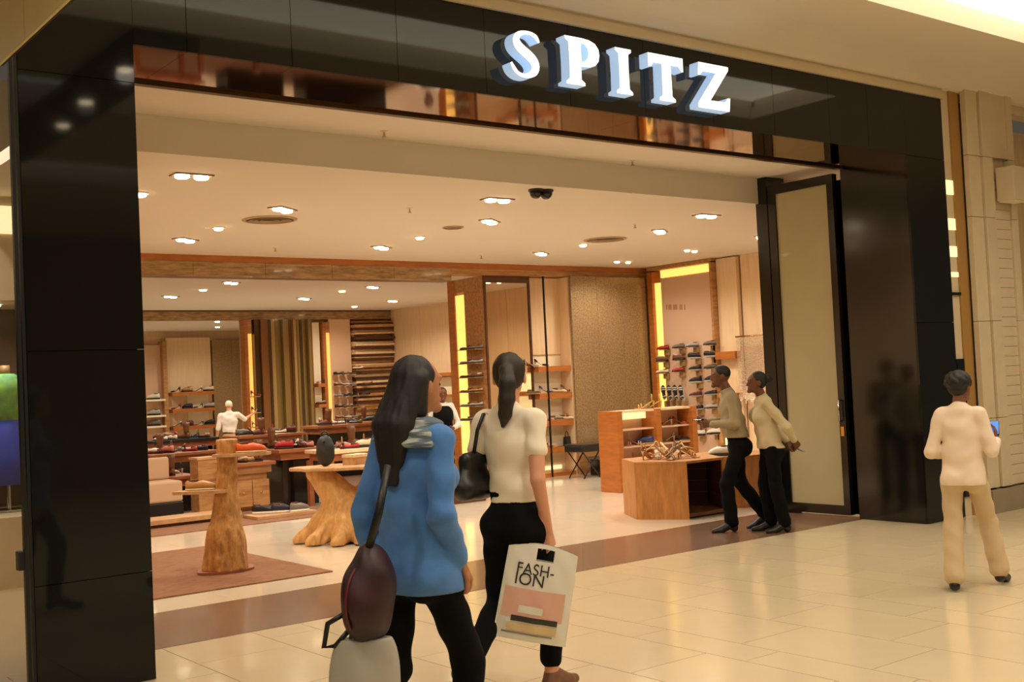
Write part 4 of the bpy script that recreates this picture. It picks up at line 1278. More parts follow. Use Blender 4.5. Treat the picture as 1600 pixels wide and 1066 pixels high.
part('foot', B(-0.42, 0.42, -0.15, 0.15, 0.0, 0.22), MT['wooddark'], pl)
pb2 = thing('wood_box', 'upright pale wooden box on the runner rug behind the stump', 'box', (6.30, 15.1, 0))
part('box', B(-0.14, 0.14, -0.14, 0.14, 0.0, 0.74), MT['woodmid'], pb2, bevel=0.006)
part('lid', B(-0.15, 0.15, -0.15, 0.15, 0.74, 0.77), MT['slab'], pb2)

# ================================================================ BACK ROOM FITTINGS
YB2 = 24.4
struct('wall_back_room', MB().box(11.3, 15.2, 24.6, 24.75, 0, 3.5), MT['woodpale'], 'end wall of the back room')
fs = thing('fluted_screen', 'dark fluted brown and gold screen in the back room', 'screen', (12.15, YB2, 0))
rn = random.Random(5)
x = 11.47
fm = [mat('fluted_brown', (128, 84, 46), 0.2, coat=0.5), mat('olive_gold', (136, 112, 64), 0.2, coat=0.5), mat('dark_bronze', (66, 46, 26), 0.2, coat=0.5), mat('fluted_gold', (170, 138, 88), 0.25, coat=0.4)]
while x < 12.92:
    wd = rn.choice((0.07, 0.1, 0.14))
    x1 = min(x + wd, 12.95)
    o = part('fluted_slat', B(x, x1 - 0.008, YB2 - rn.choice((0.02, 0.08, 0.14)), YB2 + 0.15, 0, 3.27), rn.choice(fm), fs)
    o.location = -fs.location
    x = x1
pl_ = thing('lit_post', 'amber lit post left of the fluted screen', 'light column', (11.32, YB2, 0))
part('post', B(-0.1, -0.02, -0.1, 0.15, 0, 3.27), MT['woodorange'], pl_)
part('light_strip', B(-0.02, 0.09, -0.06, 0.15, 0.4, 2.95), MT['glowsoft'], pl_)
part('cap', B(-0.02, 0.09, -0.08, 0.15, 2.95, 3.27), MT['woodmid'], pl_)
for k, (px, py) in enumerate(((381, 620), (387, 645), (386, 668))):
    p = PY(px, py, YB2 - 0.15)
    shoe('heel', ['red', 'black', 'silver'][k], (11.38, YB2 - 0.22, p.z), SIDE2, f'{["red", "black", "silver"][k]} high heel on the amber lit post', 'heels on the lit post')
    part('bracket', B(0.0, 0.14, -0.3, -0.06, p.z - 0.02, p.z - 0.002), MT['acrylic'], pl_)

us = thing('shelf_unit', 'narrow back room shelf unit with orange planks', 'shelf', (13.0, YB2, 0))
part('back_panel', B(-0.03, 0.17, 0.0, 0.15, 0, 3.2), MT['cream'], us)
for z in (PY(490, 600, YB2).z, PY(490, 632, YB2).z, PY(490, 663, YB2).z, PY(490, 694, YB2).z):
    part('shelf', B(-0.06, 0.19, -0.28, 0.0, z - 0.08, z), MT['woodorange'], us)
    shoe('sandal' if z > 1.5 else 'flat', ['black', 'white', 'brown', 'red'][int(z * 2) % 4], (13.06, YB2 - 0.15, z), SIDE, f'shoe on the narrow back room shelf unit at {["floor", "low", "middle", "upper", "top"][min(4, int(z * 2))]} height', 'shoes on the narrow shelf unit')
lp2 = thing('lit_post', 'amber lit post right of the narrow shelf unit', 'light column', (13.28, YB2, 0))
part('post', B(-0.08, 0.0, -0.12, 0.15, 0, 3.2), MT['woodorange'], lp2)
part('light_strip', B(0.0, 0.12, -0.06, 0.15, 0.3, 2.95), MT['glowsoft'], lp2)
part('cap', B(0.0, 0.12, -0.08, 0.15, 2.95, 3.2), MT['woodmid'], lp2)
pg = thing('peg_display', 'small taupe wall of shoes in the back room', 'display wall', (13.72, YB2, 0))
part('back_panel', B(-0.3, 0.29, 0.0, 0.15, 0, 3.27), MT['taupe'], pg)
k = 0
for r in range(6):
    for c_ in range(3):
        z = 1.95 - r * 0.26
        xx = 13.55 + c_ * 0.19
        k += 1
        shoe('flat', ['black', 'grey', 'brown', 'white', 'silver', 'navy'][(r * 2 + c_) % 6], (xx, YB2 - 0.14, z), SIDE2, f'shoe on the small back room shoe wall, {ORD[r]} row down, {ORD[c_]} across', 'shoes on the small back room wall', s=0.85)
        part('bracket', B(xx - 13.72 - 0.06, xx - 13.72 + 0.06, -0.24, 0.0, z - 0.02, z - 0.002), MT['acrylic'], pg)
sl = thing('ledge_screen', 'wall of stacked uneven wooden ledges in the back room', 'wall panel', (14.6, YB2, 0))
z = 0.1
i = 0
lm = [MT['slab'], MT['woodmid'], MT['wooddark'], MT['woodpale'], MT['woodmid']]
while z < 3.2:
    hgt = rn.choice((0.035, 0.045, 0.06, 0.075))
    o = part('ledge', B(-0.55 - rn.random() * 0.02, 0.55, -0.04 - rn.random() * 0.16, 0.15, -hgt / 2 + 0.003, hgt / 2 - 0.004), rn.choice(lm), sl)
    o.location = (0, 0, z + hgt / 2)
    o.rotation_euler = (0, R_(rn.uniform(-0.7, 0.7)), 0)
    z += hgt
    i += 1
for k, (px, py) in enumerate(((570, 601), (566, 617), (590, 640), (572, 660), (555, 577))):
    p = PY(px, py, YB2 - 0.12)
    shoe('flat', ['brown', 'black', 'tan', 'navy', 'cream'][k], (p.x, YB2 - 0.24, p.z), SIDE, f'{["brown", "black", "tan", "navy", "cream"][k]} shoe resting on the stacked wooden ledges', 'shoes on the stacked ledges')

wb = thing('wall_shelf', 'orange wall shelf on the wood wall left of the lit mirror block', 'shelf', (15.08, 22.3, 1.86))
part('shelf', B(-0.16, 0.09, -0.9, 0.9, -0.08, 0.0), MT['woodorange'], wb)
part('lit_back', B(0.05, 0.09, -0.9, 0.9, -1.5, -0.1), MT['cream'], wb)
for z in (-0.5, -0.95, -1.4):
    part('shelf', B(-0.16, 0.09, -0.9, 0.9, z - 0.06, z), MT['woodorange'], wb)

# farthest room: shelves and textured panel
fw_ = thing('shelf_rack', 'lit cream shelves with orange planks in the farthest room', 'shelf', (13.1, 32.3, 0))
part('back_panel', B(-0.62, 0.72, 0.0, 0.2, 0, 3.3), MT['woodpale'], fw_)
part('lit_panel', B(-0.05, 0.6, -0.02, 0.0, 0.2, 1.7), MT['cream'], fw_)
for q, py in enumerate((612, 638, 665, 692)):
    z = PY(305, py, 32.1).z
    part('shelf', B(-0.6, 0.68, -0.3, 0.0, z - 0.1, z), MT['woodorange'], fw_)
    for u in range(4):
        shoe('sneaker' if u % 2 else 'heel', cols[(q * 3 + u * 2) % 12], (12.65 + u * 0.33, 32.12, z), SIDE, f'shoe on the far lit shelves, {ORD[q]} plank down, {ORD[u]} from left', 'shoes on the far shelves', s=1.2)
ft = thing('gold_screen', 'speckled grey gold panel behind the white haired man', 'wall panel', (14.35, 32.3, 0))
part('mesh_sheet', B(-0.5, 0.1, -0.05, 0.1, 0, 3.2), MT['gold'], ft)
part('mesh_sheet', B(0.105, 0.7, -0.05, 0.1, 0, 3.2), MT['gold'], ft)
fl_ = thing('display_case', 'narrow lit display case at the far left edge', 'display case', (12.0, 32.3, 0))
part('frame', MB().box(-0.6, -0.5, -0.2, 0.1, 0, 3.2).box(0.3, 0.42, -0.2, 0.1, 0, 3.2), MT['woodmid'], fl_)
part('back_panel', B(-0.5, 0.3, 0.0, 0.1, 0, 3.1), MT['taupe'], fl_)
part('light_strip', B(-0.49, -0.38, -0.05, 0.0, 1.3, 3.0), MT['glowstrip'], fl_)
for q, z in enumerate((1.55, 1.1, 0.8)):
    part('shelf', B(-0.5, 0.3, -0.3, 0.0, z - 0.05, z), MT['cream'], fl_)
    shoe('sneaker', ['white', 'silver', 'grey'][q], (12.0, 32.15, z), SIDE, f'{["white", "silver", "grey"][q]} shoe in the narrow lit display case', 'shoes in the far case', s=1.4)

# ================================================================ PEOPLE
SKIN = dict(light=mat('skin_light', (214, 152, 118), 0.55), tan=mat('skin_tan', (178, 118, 82), 0.55), dark=mat('skin_dark', (104, 62, 40), 0.5), brown=mat('skin_brown', (122, 74, 48), 0.5))
HAIRM = dict(black=mat('hair_black', (20, 15, 13), 0.62, noise=0.3, nscale=60, stretch=(8, 8, 0.5)), brown=mat('hair_dark_brown', (44, 28, 20), 0.6, rgb2=(24, 16, 12), nscale=40, stretch=(8, 8, 0.5)),
             grey=mat('hair_white', (236, 224, 200), 0.7))


def unit(v):
    v = np.array(v, float)
    return v / np.linalg.norm(v)


def hand_prims(wrist, d, n, size, curl, spread=0.0):
    """palm and five bent fingers; d along the forearm, n out of the back of the hand towards the palm side, curl per joint"""
    d, n = unit(d), np.array(n, float)
    n = unit(n - d * (n @ d))
    l = np.cross(d, n)
    pr, w0 = [], np.array(wrist, float)
    pl = 0.085 * size
    for i, (o, ln) in enumerate(((-1.5, 0.062), (-0.5, 0.074), (0.5, 0.08), (1.5, 0.07))):
        k0 = w0 + d * 0.012 * size + l * o * 0.011 * size
        k1 = w0 + d * (pl - abs(o) * 0.004) + l * o * 0.0205 * size
        pr.append((k0, k1, 0.014 * size, 0.0115 * size, 0.008))
        p, ang = k1, 0.0
        for j, q in enumerate((0.44, 0.31, 0.25)):
            ang += curl * (0.8 if j == 0 else 1.0)
            dd = d * math.cos(ang) + n * math.sin(ang) + l * o * spread * 0.1
            e = p + dd * ln * q * size
            pr.append((p, e, 0.0092 * size - 0.0006 * j, 0.0086 * size - 0.0008 * j, 0.003))
            p = e
    t0 = w0 + d * 0.022 * size - l * 0.018 * size + n * 0.006
    t1 = w0 + d * 0.055 * size - l * 0.044 * size + n * 0.02 * size
    t2 = t1 + (d * 0.8 - l * 0.2 + n * 0.5) * 0.030 * size
    t3 = t2 + (d * 0.8 + l * 0.2 + n * 0.5) * 0.026 * size
    pr += [(t0, t1, 0.014 * size, 0.0115 * size, 0.008), (t1, t2, 0.0112 * size, 0.0105 * size, 0.003), (t2, t3, 0.0105 * size, 0.0085 * size, 0.003)]
    return pr


def person(label, loc, heading, H, J, skin, hair, top, trousers, shoes, female=True, lean=0.0, head_yaw=0.0, head_pitch=0.0, h=0.0075, sleeve=1.0,
           hem=0.50, flare=0.0, top_e=0.016, hands=None, cuff=0.06, waist=0.60, belt=None, hair_len=0.0, folds=0.0035, scale_w=1.0, neckcut=None, boxy=0.0):
    fx, fy = heading
    t = thing('person', label, 'person', loc, math.atan2(-fx, fy))
    G = lambda p: np.array(p, float) * H

    def bend(p):
        return (p[0], p[1] + lean * max(0.0, p[2] - 0.52), p[2])
    sw_ = (0.086 if female else 0.100) * scale_w
    hipw = 0.054 if female else 0.050
    ell, cap = [], []
    W = scale_w
    # torso: (centre, radii)
    pel = (G(bend((0, -0.004, 0.515))), G((0.080 * W if female else 0.078 * W, 0.058 * W, 0.062)))
    but = [(G((s * 0.042, -0.030, 0.495)), G((0.043, 0.044, 0.050))) for s in (-1, 1)]
    wai = (G(bend((0, 0.0, 0.605))), G((0.066 * W if female else 0.076 * W, 0.050 * W, 0.085)))
    che = (G(bend((0, -0.002, 0.725))), G((0.076 * W if female else 0.088 * W, 0.056 * W, 0.095)))
    tor = [pel, wai, che] + but
    if female: tor += [(G(bend((s * 0.036, 0.05, 0.715))), G((0.032, 0.028, 0.034))) for s in (-1, 1)]
    nb = G(bend((0, -0.008, 0.815)))
    shl = {s: G(bend((s * sw_, -0.004, 0.800))) for s in (-1, 1)}
    nt = G(bend((0, 0.006, 0.872)))
    # head frame
    cy, sy, cp, sp = math.cos(head_yaw), math.sin(head_yaw), math.cos(head_pitch), math.sin(head_pitch)
    Rh = np.array([[cy, -sy, 0], [sy, cy, 0], [0, 0, 1]]) @ np.array([[1, 0, 0], [0, cp, -sp], [0, sp, cp]])
    hc = nt + Rh @ (np.array((0, 0.010, 0.062)) * H)
    HP = lambda p: hc + Rh @ (np.array(p, float) * H)
    HR = Rh.T
    body_cap, arm_up, arm_fo, thigh, calf, foot, hnd = [], {}, {}, {}, {}, {}, {}
    for s, nm in ((1, 'R'), (-1, 'L')):
        el, wr = G(J['el' + nm]), G(J['wr' + nm])
        arm_up[s] = (shl[s], el, 0.0265 * H * W, 0.0205 * H * W)
        arm_fo[s] = (el, wr, 0.0205 * H * W, 0.0138 * H)
        kn, an = G(J['kn' + nm]), G(J['an' + nm])
        hp = G((s * hipw, 0, 0.50))
        thigh[s] = (hp, kn, 0.0435 * H * W, 0.031 * H)
        calf[s] = (kn, an, 0.033 * H, 0.020 * H)
        td = unit(np.array(J.get('to' + nm, (s * 0.12, 1, -0.05))))
        foot[s] = (an, td)
        hd = (hands or {}).get(nm, {})
        hnd[s] = hand_prims(wr, hd.get('d', wr - el), hd.get('n', (-s, 0, 0)), H / 1.70 * hd.get('s', 1.0), hd.get('curl', 0.35))
    allp = np.array([shl[1], shl[-1], hc, *[a[1] for a in arm_up.values()], *[a[1] for a in arm_fo.values()], *[a[1] for a in thigh.values()], *[a[1] for a in calf.values()]])
    lo, hi = allp.min(0) - 0.27, allp.max(0) + 0.27
    lo[2] = -0.03
    hi[2] = H + 0.08

    def feet(sd, e, sides=(1, -1)):
        for s in sides:
            an, td = foot[s]
            dn = np.array((0, 0, -1.0)) if abs(td[2]) < 0.45 else unit(np.cross(np.cross(td, (0, 0, -1)), td))
            heel = an + dn * 0.022 * H - td * 0.012 * H
            ball = an + dn * 0.030 * H + td * 0.078 * H
            toe = ball + td * 0.034 * H
            sd.cap(an, heel, 0.020 * H + e, 0.021 * H + e, 0.015)
            sd.cap(an + td * 0.01 * H, ball, 0.022 * H + e, 0.018 * H + e, 0.02)
            sd.cap(ball, toe, 0.019 * H + e, 0.013 * H + e, 0.012)

    # ---- body
    sd = Sdf(lo, hi, h)
    for c, r in tor: sd.ell(c, r, 0.03)
    sd.cap(shl[-1] * 0.85 + nb * 0.15, shl[1] * 0.85 + nb * 0.15, 0.028 * H, 0.028 * H, 0.03)
    sd.cap(nb, nt, 0.036 * H if not female else 0.031 * H, 0.031 * H if not female else 0.028 * H, 0.03)
    for s in (1, -1):
        sd.cap(*arm_up[s], 0.02).cap(*arm_fo[s], 0.012).cap(*thigh[s], 0.025).cap(*calf[s], 0.015)
        k_, a_ = calf[s][0], calf[s][1]
        back = unit(np.cross(np.cross(a_ - k_, (0, 1, 0)), a_ - k_))
        sd.cap(k_ + (a_ - k_) * 0.15 - back * 0.006 * H, k_ + (a_ - k_) * 0.5 - back * 0.006 * H, 0.027 * H, 0.024 * H, 0.02)
        for a, b, r0, r1, kk in hnd[s]: sd.cap(a, b, r0, r1, kk)
    feet(sd, -0.004)
    sd.ell(hc, G((0.0430, 0.0555, 0.0520)), 0.02, HR)
    sd.ell(HP((0, 0.020, -0.034)), G((0.0325, 0.036, 0.042)), 0.02, HR)
    sd.cap(HP((0, 0.052, -0.062)), HP((0, 0.050, -0.058)), 0.014 * H, 0.012 * H, 0.015)       # chin
    sd.cap(HP((0, 0.052, -0.002)), HP((0, 0.061, -0.024)), 0.0055 * H, 0.008 * H, 0.008)       # nose
    sd.cap(HP((-0.012, 0.054, -0.044)), HP((0.012, 0.054, -0.044)), 0.0048 * H, 0.0048 * H, 0.005)   # lips
    sd.cap(HP((-0.022, 0.047, 0.006)), HP((0.022, 0.047, 0.006)), 0.008 * H, 0.008 * H, 0.01)  # brow
    for s in (1, -1):
        sd.ell(HP((s * 0.044, -0.002, -0.016)), G((0.006, 0.012, 0.019)), 0.006, HR)
        sd.ell(HP((s * 0.018, 0.056, -0.010)), G((0.010, 0.006, 0.007)), 0.004, HR, sub=True)
    body = link('body', sd.mesh('body', SKIN[skin]), t)
    for s in (1, -1):
        ey = MB().lathe([(0.0001, -0.0075 * H), (0.005 * H, -0.0055 * H), (0.0075 * H, 0), (0.005 * H, 0.0055 * H), (0.0001, 0.0075 * H)], 10)
        part('eye', ey, mat('eye_dark', (30, 20, 16), 0.2), body, smooth=True, loc=HP((s * 0.018, 0.045, -0.010)))
    # ---- top
    sd = Sdf(lo, hi, h)
    e = top_e
    for c, r in tor: sd.ell(c, r + e, 0.04)
    sd.cap(shl[-1] * 0.86 + nb * 0.14, shl[1] * 0.86 + nb * 0.14, 0.028 * H + e * 0.45, 0.028 * H + e * 0.45, 0.04)
    if boxy:
        for zz in (0.50, 0.57, 0.64): sd.ell(G(bend((0, 0, zz))), G((0.082 * W * boxy, 0.060 * W * boxy, 0.075)) + e, 0.04)
    if boxy > 1.0:
        for s in (1, -1):
            a, b, r0, r1 = thigh[s]
            sd.cap(a, a + (b - a) * 0.4, r0 + e, r0 + e * 0.9, 0.05)
    sd.cap(nb, nb + (nt - nb) * 0.25, 0.036 * H + e * 0.5, 0.034 * H + e * 0.3, 0.03)
    for s in (1, -1):
        a, b, r0, r1 = arm_up[s]
        if sleeve >= 1.0:
            sd.cap(a, b, r0 + e * 0.55, r1 + e * 0.8, 0.02)
            a2, b2, q0, q1 = arm_fo[s]
            if sleeve > 1.0:
                f_ = min(sleeve - 1.0, 0.97)
                sd.cap(a2, a2 + (b2 - a2) * f_, q0 + e * 0.9, q0 + (q1 - q0) * f_ + e * 0.75, 0.02)
        else:
            sd.cap(a, a + (b - a) * sleeve, r0 + e * 0.7, r0 + (r1 - r0) * sleeve + e * 0.9, 0.015)
    if folds:
        sd.fold(folds, 9, 11, 32, 0.4).fold(folds * 0.6, 23, 19, 55, 2.1)
    sd.cut((0, 0, -1), -hem * H)
    link('top', sd.mesh('top', top), t)
    # ---- trousers
    sd = Sdf(lo, hi, h)
    e = 0.010
    for c, r in [pel, wai] + but: sd.ell(c, r + e, 0.03)
    for s in (1, -1):
        a, b, r0, r1 = thigh[s]
        sd.cap(a, b, r0 + e, r1 + e + flare * 0.3, 0.03)
        a, b, r0, r1 = calf[s]
        f_ = 1.0 - cuff
        sd.cap(a, a + (b - a) * f_, r0 + e + flare * 0.3, max(r1, 0.026 * H) + e + flare, 0.02)
    sd.fold(0.003, 14, 13, 40, 1.1).cut((0, 0, 1), waist * H)
    link('trousers', sd.mesh('trousers', trousers), t)
    if belt:
        sd = Sdf(lo, hi, h)
        for c, r in [pel, wai]: sd.ell(c, r + 0.018, 0.03)
        sd.cut((0, 0, 1), belt[1] * H).cut((0, 0, -1), -belt[0] * H)
        link('belt', sd.mesh('belt', belt[2]), t)
    # ---- shoes
    for s in (1, -1):
        sd = Sdf(lo, hi, h)
        feet(sd, 0.005, (s,))
        link('footwear', sd.mesh('footwear', shoes), t)
    # ---- hair
    sd = Sdf(lo, hi, h)
    kind, hm = hair
    sd.ell(HP((0, -0.010, 0.010)), G((0.0475, 0.0535, 0.0500)), 0.01, HR)
    sd.ell(HP((0, -0.018, -0.012)), G((0.0440, 0.0420, 0.0400)), 0.02, HR)
    if kind == 'cropped':
        sd = Sdf(lo, hi, h)
        sd.ell(HP((0, -0.006, 0.008)), G((0.0455, 0.0545, 0.0485)), 0.01, HR)
    elif kind == 'puffy':
        for i in range(40):
            a, b = i * 2.399, math.acos(1 - 1.25 * (i + 0.5) / 40)
            q = (0.046 * math.sin(b) * math.cos(a), -0.012 + 0.05 * math.sin(b) * math.sin(a), 0.012 + 0.046 * math.cos(b))
            if q[1] < 0.035: sd.ell(HP(q), G((0.016, 0.016, 0.015)), 0.012, HR)
    elif kind == 'bun':
        sd.ell(HP((0, -0.066, 0.012)), G((0.026, 0.026, 0.025)), 0.012, HR)
        sd.ell(HP((0, -0.090, 0.004)), G((0.018, 0.014, 0.012)), 0.012, HR)
    elif kind == 'ponytail':
        pts = [HP((0, -0.062, 0.004)), HP((0.003, -0.085, -0.03)), HP((0.0, -0.088, -0.075)), HP((-0.008, -0.080, -0.118)), HP((-0.016, -0.072, -0.150))]
        rs = [0.022, 0.024, 0.024, 0.018, 0.006]
        for i in range(4): sd.cap(pts[i], pts[i + 1], rs[i] * H, rs[i + 1] * H, 0.012)
        sd.fold(0.002, 80, 60, 12)
    elif kind == 'long':
        for off, r0, r1, ln in ((-0.030, 0.026, 0.012, 0.185), (-0.010, 0.030, 0.018, 0.225), (0.012, 0.030, 0.018, 0.228), (0.032, 0.026, 0.012, 0.19)):
            sd.cap(HP((off, -0.026, 0.0)), HP((off * 1.05, -0.076, -0.10)), r0 * H, r0 * H, 0.02)
            sd.cap(HP((off * 1.05, -0.076, -0.10)), HP((off * 0.9, -0.084, -ln + 0.012)), r0 * H, r1 * H, 0.02)
        for s in (1, -1):
            sd.cap(HP((s * 0.040, -0.012, 0.01)), HP((s * 0.040, -0.026, -0.07)), 0.013 * H, 0.016 * H, 0.015)
        sd.fold(0.0025, 90, 70, 10)
    link('hair', sd.mesh('hair', hm), t)
    return t, dict(HP=HP, nb=nb, shl=shl, fo=arm_fo, up=arm_up, hnd=hnd, hc=hc)


def at_depth(px, py, dep):
    return CAM + _ray(px, py) * dep


stand = dict(knR=(0.054, 0.012, 0.285), anR=(0.052, -0.012, 0.046), knL=(-0.054, 0.012, 0.285), anL=(-0.052, -0.012, 0.046))
blk = mat('black_cloth', (11, 11, 12), 0.95, spec=0.15)
shb = mat('black_shoe_leather', (18, 16, 16), 0.4)

# ---- woman in the blue denim shirt
pt = at_depth(639, 600, 4.6)
blue = mat('blue_denim', (80, 134, 202), 0.85, rgb2=(60, 108, 172), nscale=6, sheen=0.15)
greyc = mat('grey_lining', (150, 152, 146), 0.85)
P1, I1 = person('woman with long black hair in a blue denim shirt and black trousers, walking', (pt.x, pt.y, 0), (0.95, 0.31), 1.75,
                dict(elR=(0.112, -0.045, 0.640), wrR=(0.095, 0.035, 0.525), elL=(-0.118, -0.040, 0.635), wrL=(-0.118, 0.0, 0.490),
                     knR=(0.058, 0.10, 0.290), anR=(0.055, 0.075, 0.05), knL=(-0.055, -0.03, 0.285), anL=(-0.052, -0.19, 0.085), toL=(0, 0.9, -0.5)),
                'tan', ('long', HAIRM['black']), blue, blk, shb, sleeve=1.95, hem=0.462, top_e=0.021, scale_w=0.94, lean=0.03, head_yaw=-0.24, boxy=1.06, folds=0.0032, waist=0.58,
                hands=dict(R=dict(curl=0.5, n=(-0.3, 0, -1)), L=dict(curl=0.9, n=(1, 0, 0))), belt=(0.445, 0.475, mat('brown_belt', (52, 36, 28), 0.6)))
# grey striped hood lying on the shoulders
hood = Sdf((-0.35, -0.35, 1.2), (0.35, 0.3, 1.6), 0.0075)
nbx = I1['nb']
for k in range(10):
    a, b = (math.pi * (0.0 + 1.0 * q / 10) + math.pi for q in (k, k + 1))
    for rr, dz, r in ((0.080, 0.040, 0.026), (0.105, 0.022, 0.028), (0.135, -0.004, 0.026), (0.160, -0.03, 0.018)):
        hood.cap(nbx + np.array((rr * math.cos(a), rr * 0.85 * math.sin(a) + 0.03, dz)), nbx + np.array((rr * math.cos(b), rr * 0.85 * math.sin(b) + 0.03, dz)), r, r, 0.02)
hood.fold(0.005, 8, 8, 130)
link('hood', hood.mesh('hood', mat('striped_hood', (176, 180, 176), 0.85, rgb2=(96, 110, 124), nscale=10, stretch=(0.3, 0.3, 6), kind='wave')), P1)
# strap and maroon bag, grey carrier
bag1 = thing('shoulder_bag', 'dark maroon shoulder bag at the hip of the blue shirted woman', 'bag', at_depth(574, 928, 4.28), math.atan2(-0.95, 0.31))
sd = Sdf((-0.22, -0.2, -0.25), (0.22, 0.2, 0.28), 0.008)
sd.ell((0, 0, -0.03), (0.09, 0.115, 0.15), 0.03).ell((0, 0.03, 0.07), (0.075, 0.085, 0.115), 0.05).fold(0.004, 20, 18, 30)
link('body', sd.mesh('body', mat('maroon_leather', (62, 20, 24), 0.5, rgb2=(26, 14, 24), nscale=5)), bag1)
p_t = at_depth(606, 728, 4.36) - bag1.location
p_m = at_depth(592, 800, 4.28) - bag1.location
rz = Matrix.Rotation(-math.atan2(-0.95, 0.31), 3, 'Z')
part('strap', MB().tube([rz @ v for v in (p_t, p_m, Vector((0, 0, 0.13)) + Vector((0.0, 0.0, 0.0)))], [0.014, 0.016, 0.016], 8), MT['blackleather'], bag1, smooth=True)
lp_ = at_depth(515, 985, 4.28) - bag1.location
part('strap_loop', MB().tube([rz @ v for v in (at_depth(540, 958, 4.26) - bag1.location, at_depth(512, 975, 4.26) - bag1.location, at_depth(506, 1012, 4.26) - bag1.location, at_depth(524, 1010, 4.26) - bag1.location, at_depth(545, 985, 4.26) - bag1.location)], 0.010, 8), MT['blackleather'], bag1, smooth=True)
part('zip', MB().tube([(0.0, -0.12 * math.cos(a), -0.03 + 0.15 * math.sin(a)) for a in np.linspace(-0.6, 1.2, 10)], 0.006, 6), mat('red_piping', (92, 22, 26), 0.5), bag1, smooth=True)
gb = thing('shopping_bag', 'plain pale grey shopping bag carried low by the blue shirted woman', 'bag', at_depth(572, 1082, 4.27), math.atan2(-0.79, -0.61) + math.pi / 2)
sd = Sdf((-0.2, -0.12, -0.28), (0.2, 0.12, 0.28), 0.008)
for z in (-0.2, -0.1, 0.0, 0.1):
    sd.ell((0, 0, z), (0.125, 0.05, 0.17), 0.05)
sd.fold(0.004, 18, 14, 14).cut((0, 0, 1), 0.20)
link('body', sd.mesh('body', mat('pale_grey_plastic', (172, 168, 156), 0.45)), gb)
part('handle', MB().tube([(0.05 * math.cos(a), 0, 0.19 + 0.10 * math.sin(a)) for a in np.linspace(0, math.pi, 10)], 0.007, 6), _mats['pale_grey_plastic'], gb, smooth=True)

# ---- woman in the cream T-shirt
pt = at_depth(794, 600, 5.9)
tee = mat('cream_tshirt', (240, 226, 202), 0.85)
P2, I2 = person('woman with dark ponytail in a cream T-shirt and cropped black trousers, walking', (pt.x, pt.y, 0), (0.93, 0.37), 1.775,
                dict(elR=(0.108, -0.045, 0.632), wrR=(0.100, 0.015, 0.478), elL=(-0.118, -0.04, 0.635), wrL=(-0.105, 0.10, 0.60),
                     knR=(0.052, 0.095, 0.295), anR=(0.050, 0.085, 0.055), knL=(-0.050, -0.02, 0.275), anL=(-0.045, -0.225, 0.135), toL=(0, 0.6, -0.8)),
                'light', ('ponytail', HAIRM['brown']), tee, blk, mat('tan_sandal', (120, 80, 56), 0.5), sleeve=0.5, hem=0.565, top_e=0.012, head_yaw=0.42, cuff=0.20, waist=0.60,
                hands=dict(R=dict(curl=0.95, n=(-1, 0, 0)), L=dict(curl=0.6, n=(0, 0, -1))))
hb2 = thing('tote_bag', 'black leather tote on the shoulder of the cream T-shirt woman', 'bag', at_depth(740, 742, 5.9), math.atan2(-0.93, 0.37))
sd = Sdf((-0.16, -0.22, -0.2), (0.16, 0.22, 0.2), 0.008)
sd.cap((0, -0.09, -0.06), (0, 0.09, -0.06), 0.07, 0.07, 0.03).cap((0, -0.06, 0.08), (0, 0.06, 0.08), 0.04, 0.04, 0.09).fold(0.003, 20, 20, 30)
link('body', sd.mesh('body', MT['blackleather']), hb2)
rz = Matrix.Rotation(-math.atan2(-0.93, 0.37), 3, 'Z')
part('strap', MB().tube([rz @ (at_depth(px, py, dd) - hb2.location) for px, py, dd in ((740, 712, 5.88), (746, 672, 5.87), (755, 648, 5.90), (764, 646, 6.0), (770, 665, 6.1))], 0.010, 8), MT['blackleather'], hb2, smooth=True)
hp_ = P2.matrix_basis @ Vector(I2['fo'][1][1])

# printed plastic carrier bag in her hand
cb_ = thing('carrier_bag', 'white plastic carrier bag printed FASH-ION with pink panel', 'bag', at_depth(838, 930, 5.72))
nx_ = unit((-_ray(838, 930).x, -_ray(838, 930).y, 0))
cb_.rotation_euler = (0, R_(12), math.atan2(nx_[0], -nx_[1]))
BW, BH = 0.365, 0.46


def bulge(u, v):
    """front surface offset of the bag, u and v in 0..1"""
    return 0.038 * (max(0.0, math.sin(math.pi * u)) ** 0.6) * (max(0.0, math.sin(math.pi * min(max(0.06 + v * 0.9, 0), 1))) ** 0.5) + 0.004 * math.sin(19 * u + 7 * v) * math.sin(11 * v + 3)


def bagpt(u, v, side, off=0.0):
    top = 0.0
    if v > 0.80:
        top = (v - 0.80) * 0.35 * (math.sin(math.pi * u) - 0.3)
    wv = BW * (1.0 - 0.05 * v)
    return ((u - 0.5) * wv, side * (bulge(u, v) + off), (v - 0.5) * BH + top * BH)


n_u, n_v = 24, 28
mbk = MB()
gr = {}
vs, fs_ = [], []
for side in (-1, 1):
    for i in range(n_u + 1):
        for j in range(n_v + 1):
            gr[(side, i, j)] = len(vs)
            vs.append(bagpt(i / n_u, j / n_v, side))
    for i in range(n_u):
        for j in range(n_v):
            u, v = (i + 0.5) / n_u, (j + 0.5) / n_v
            if 0.40 < u < 0.66 and 0.86 < v < 0.95: continue
            q = (gr[(side, i, j)], gr[(side, i + 1, j)], gr[(side, i + 1, j + 1)], gr[(side, i, j + 1)])
            fs_.append(q)
mbk.add(vs, fs_)
part('body', mbk, mat('white_film', (226, 220, 204), 0.4), cb_, smooth=True)


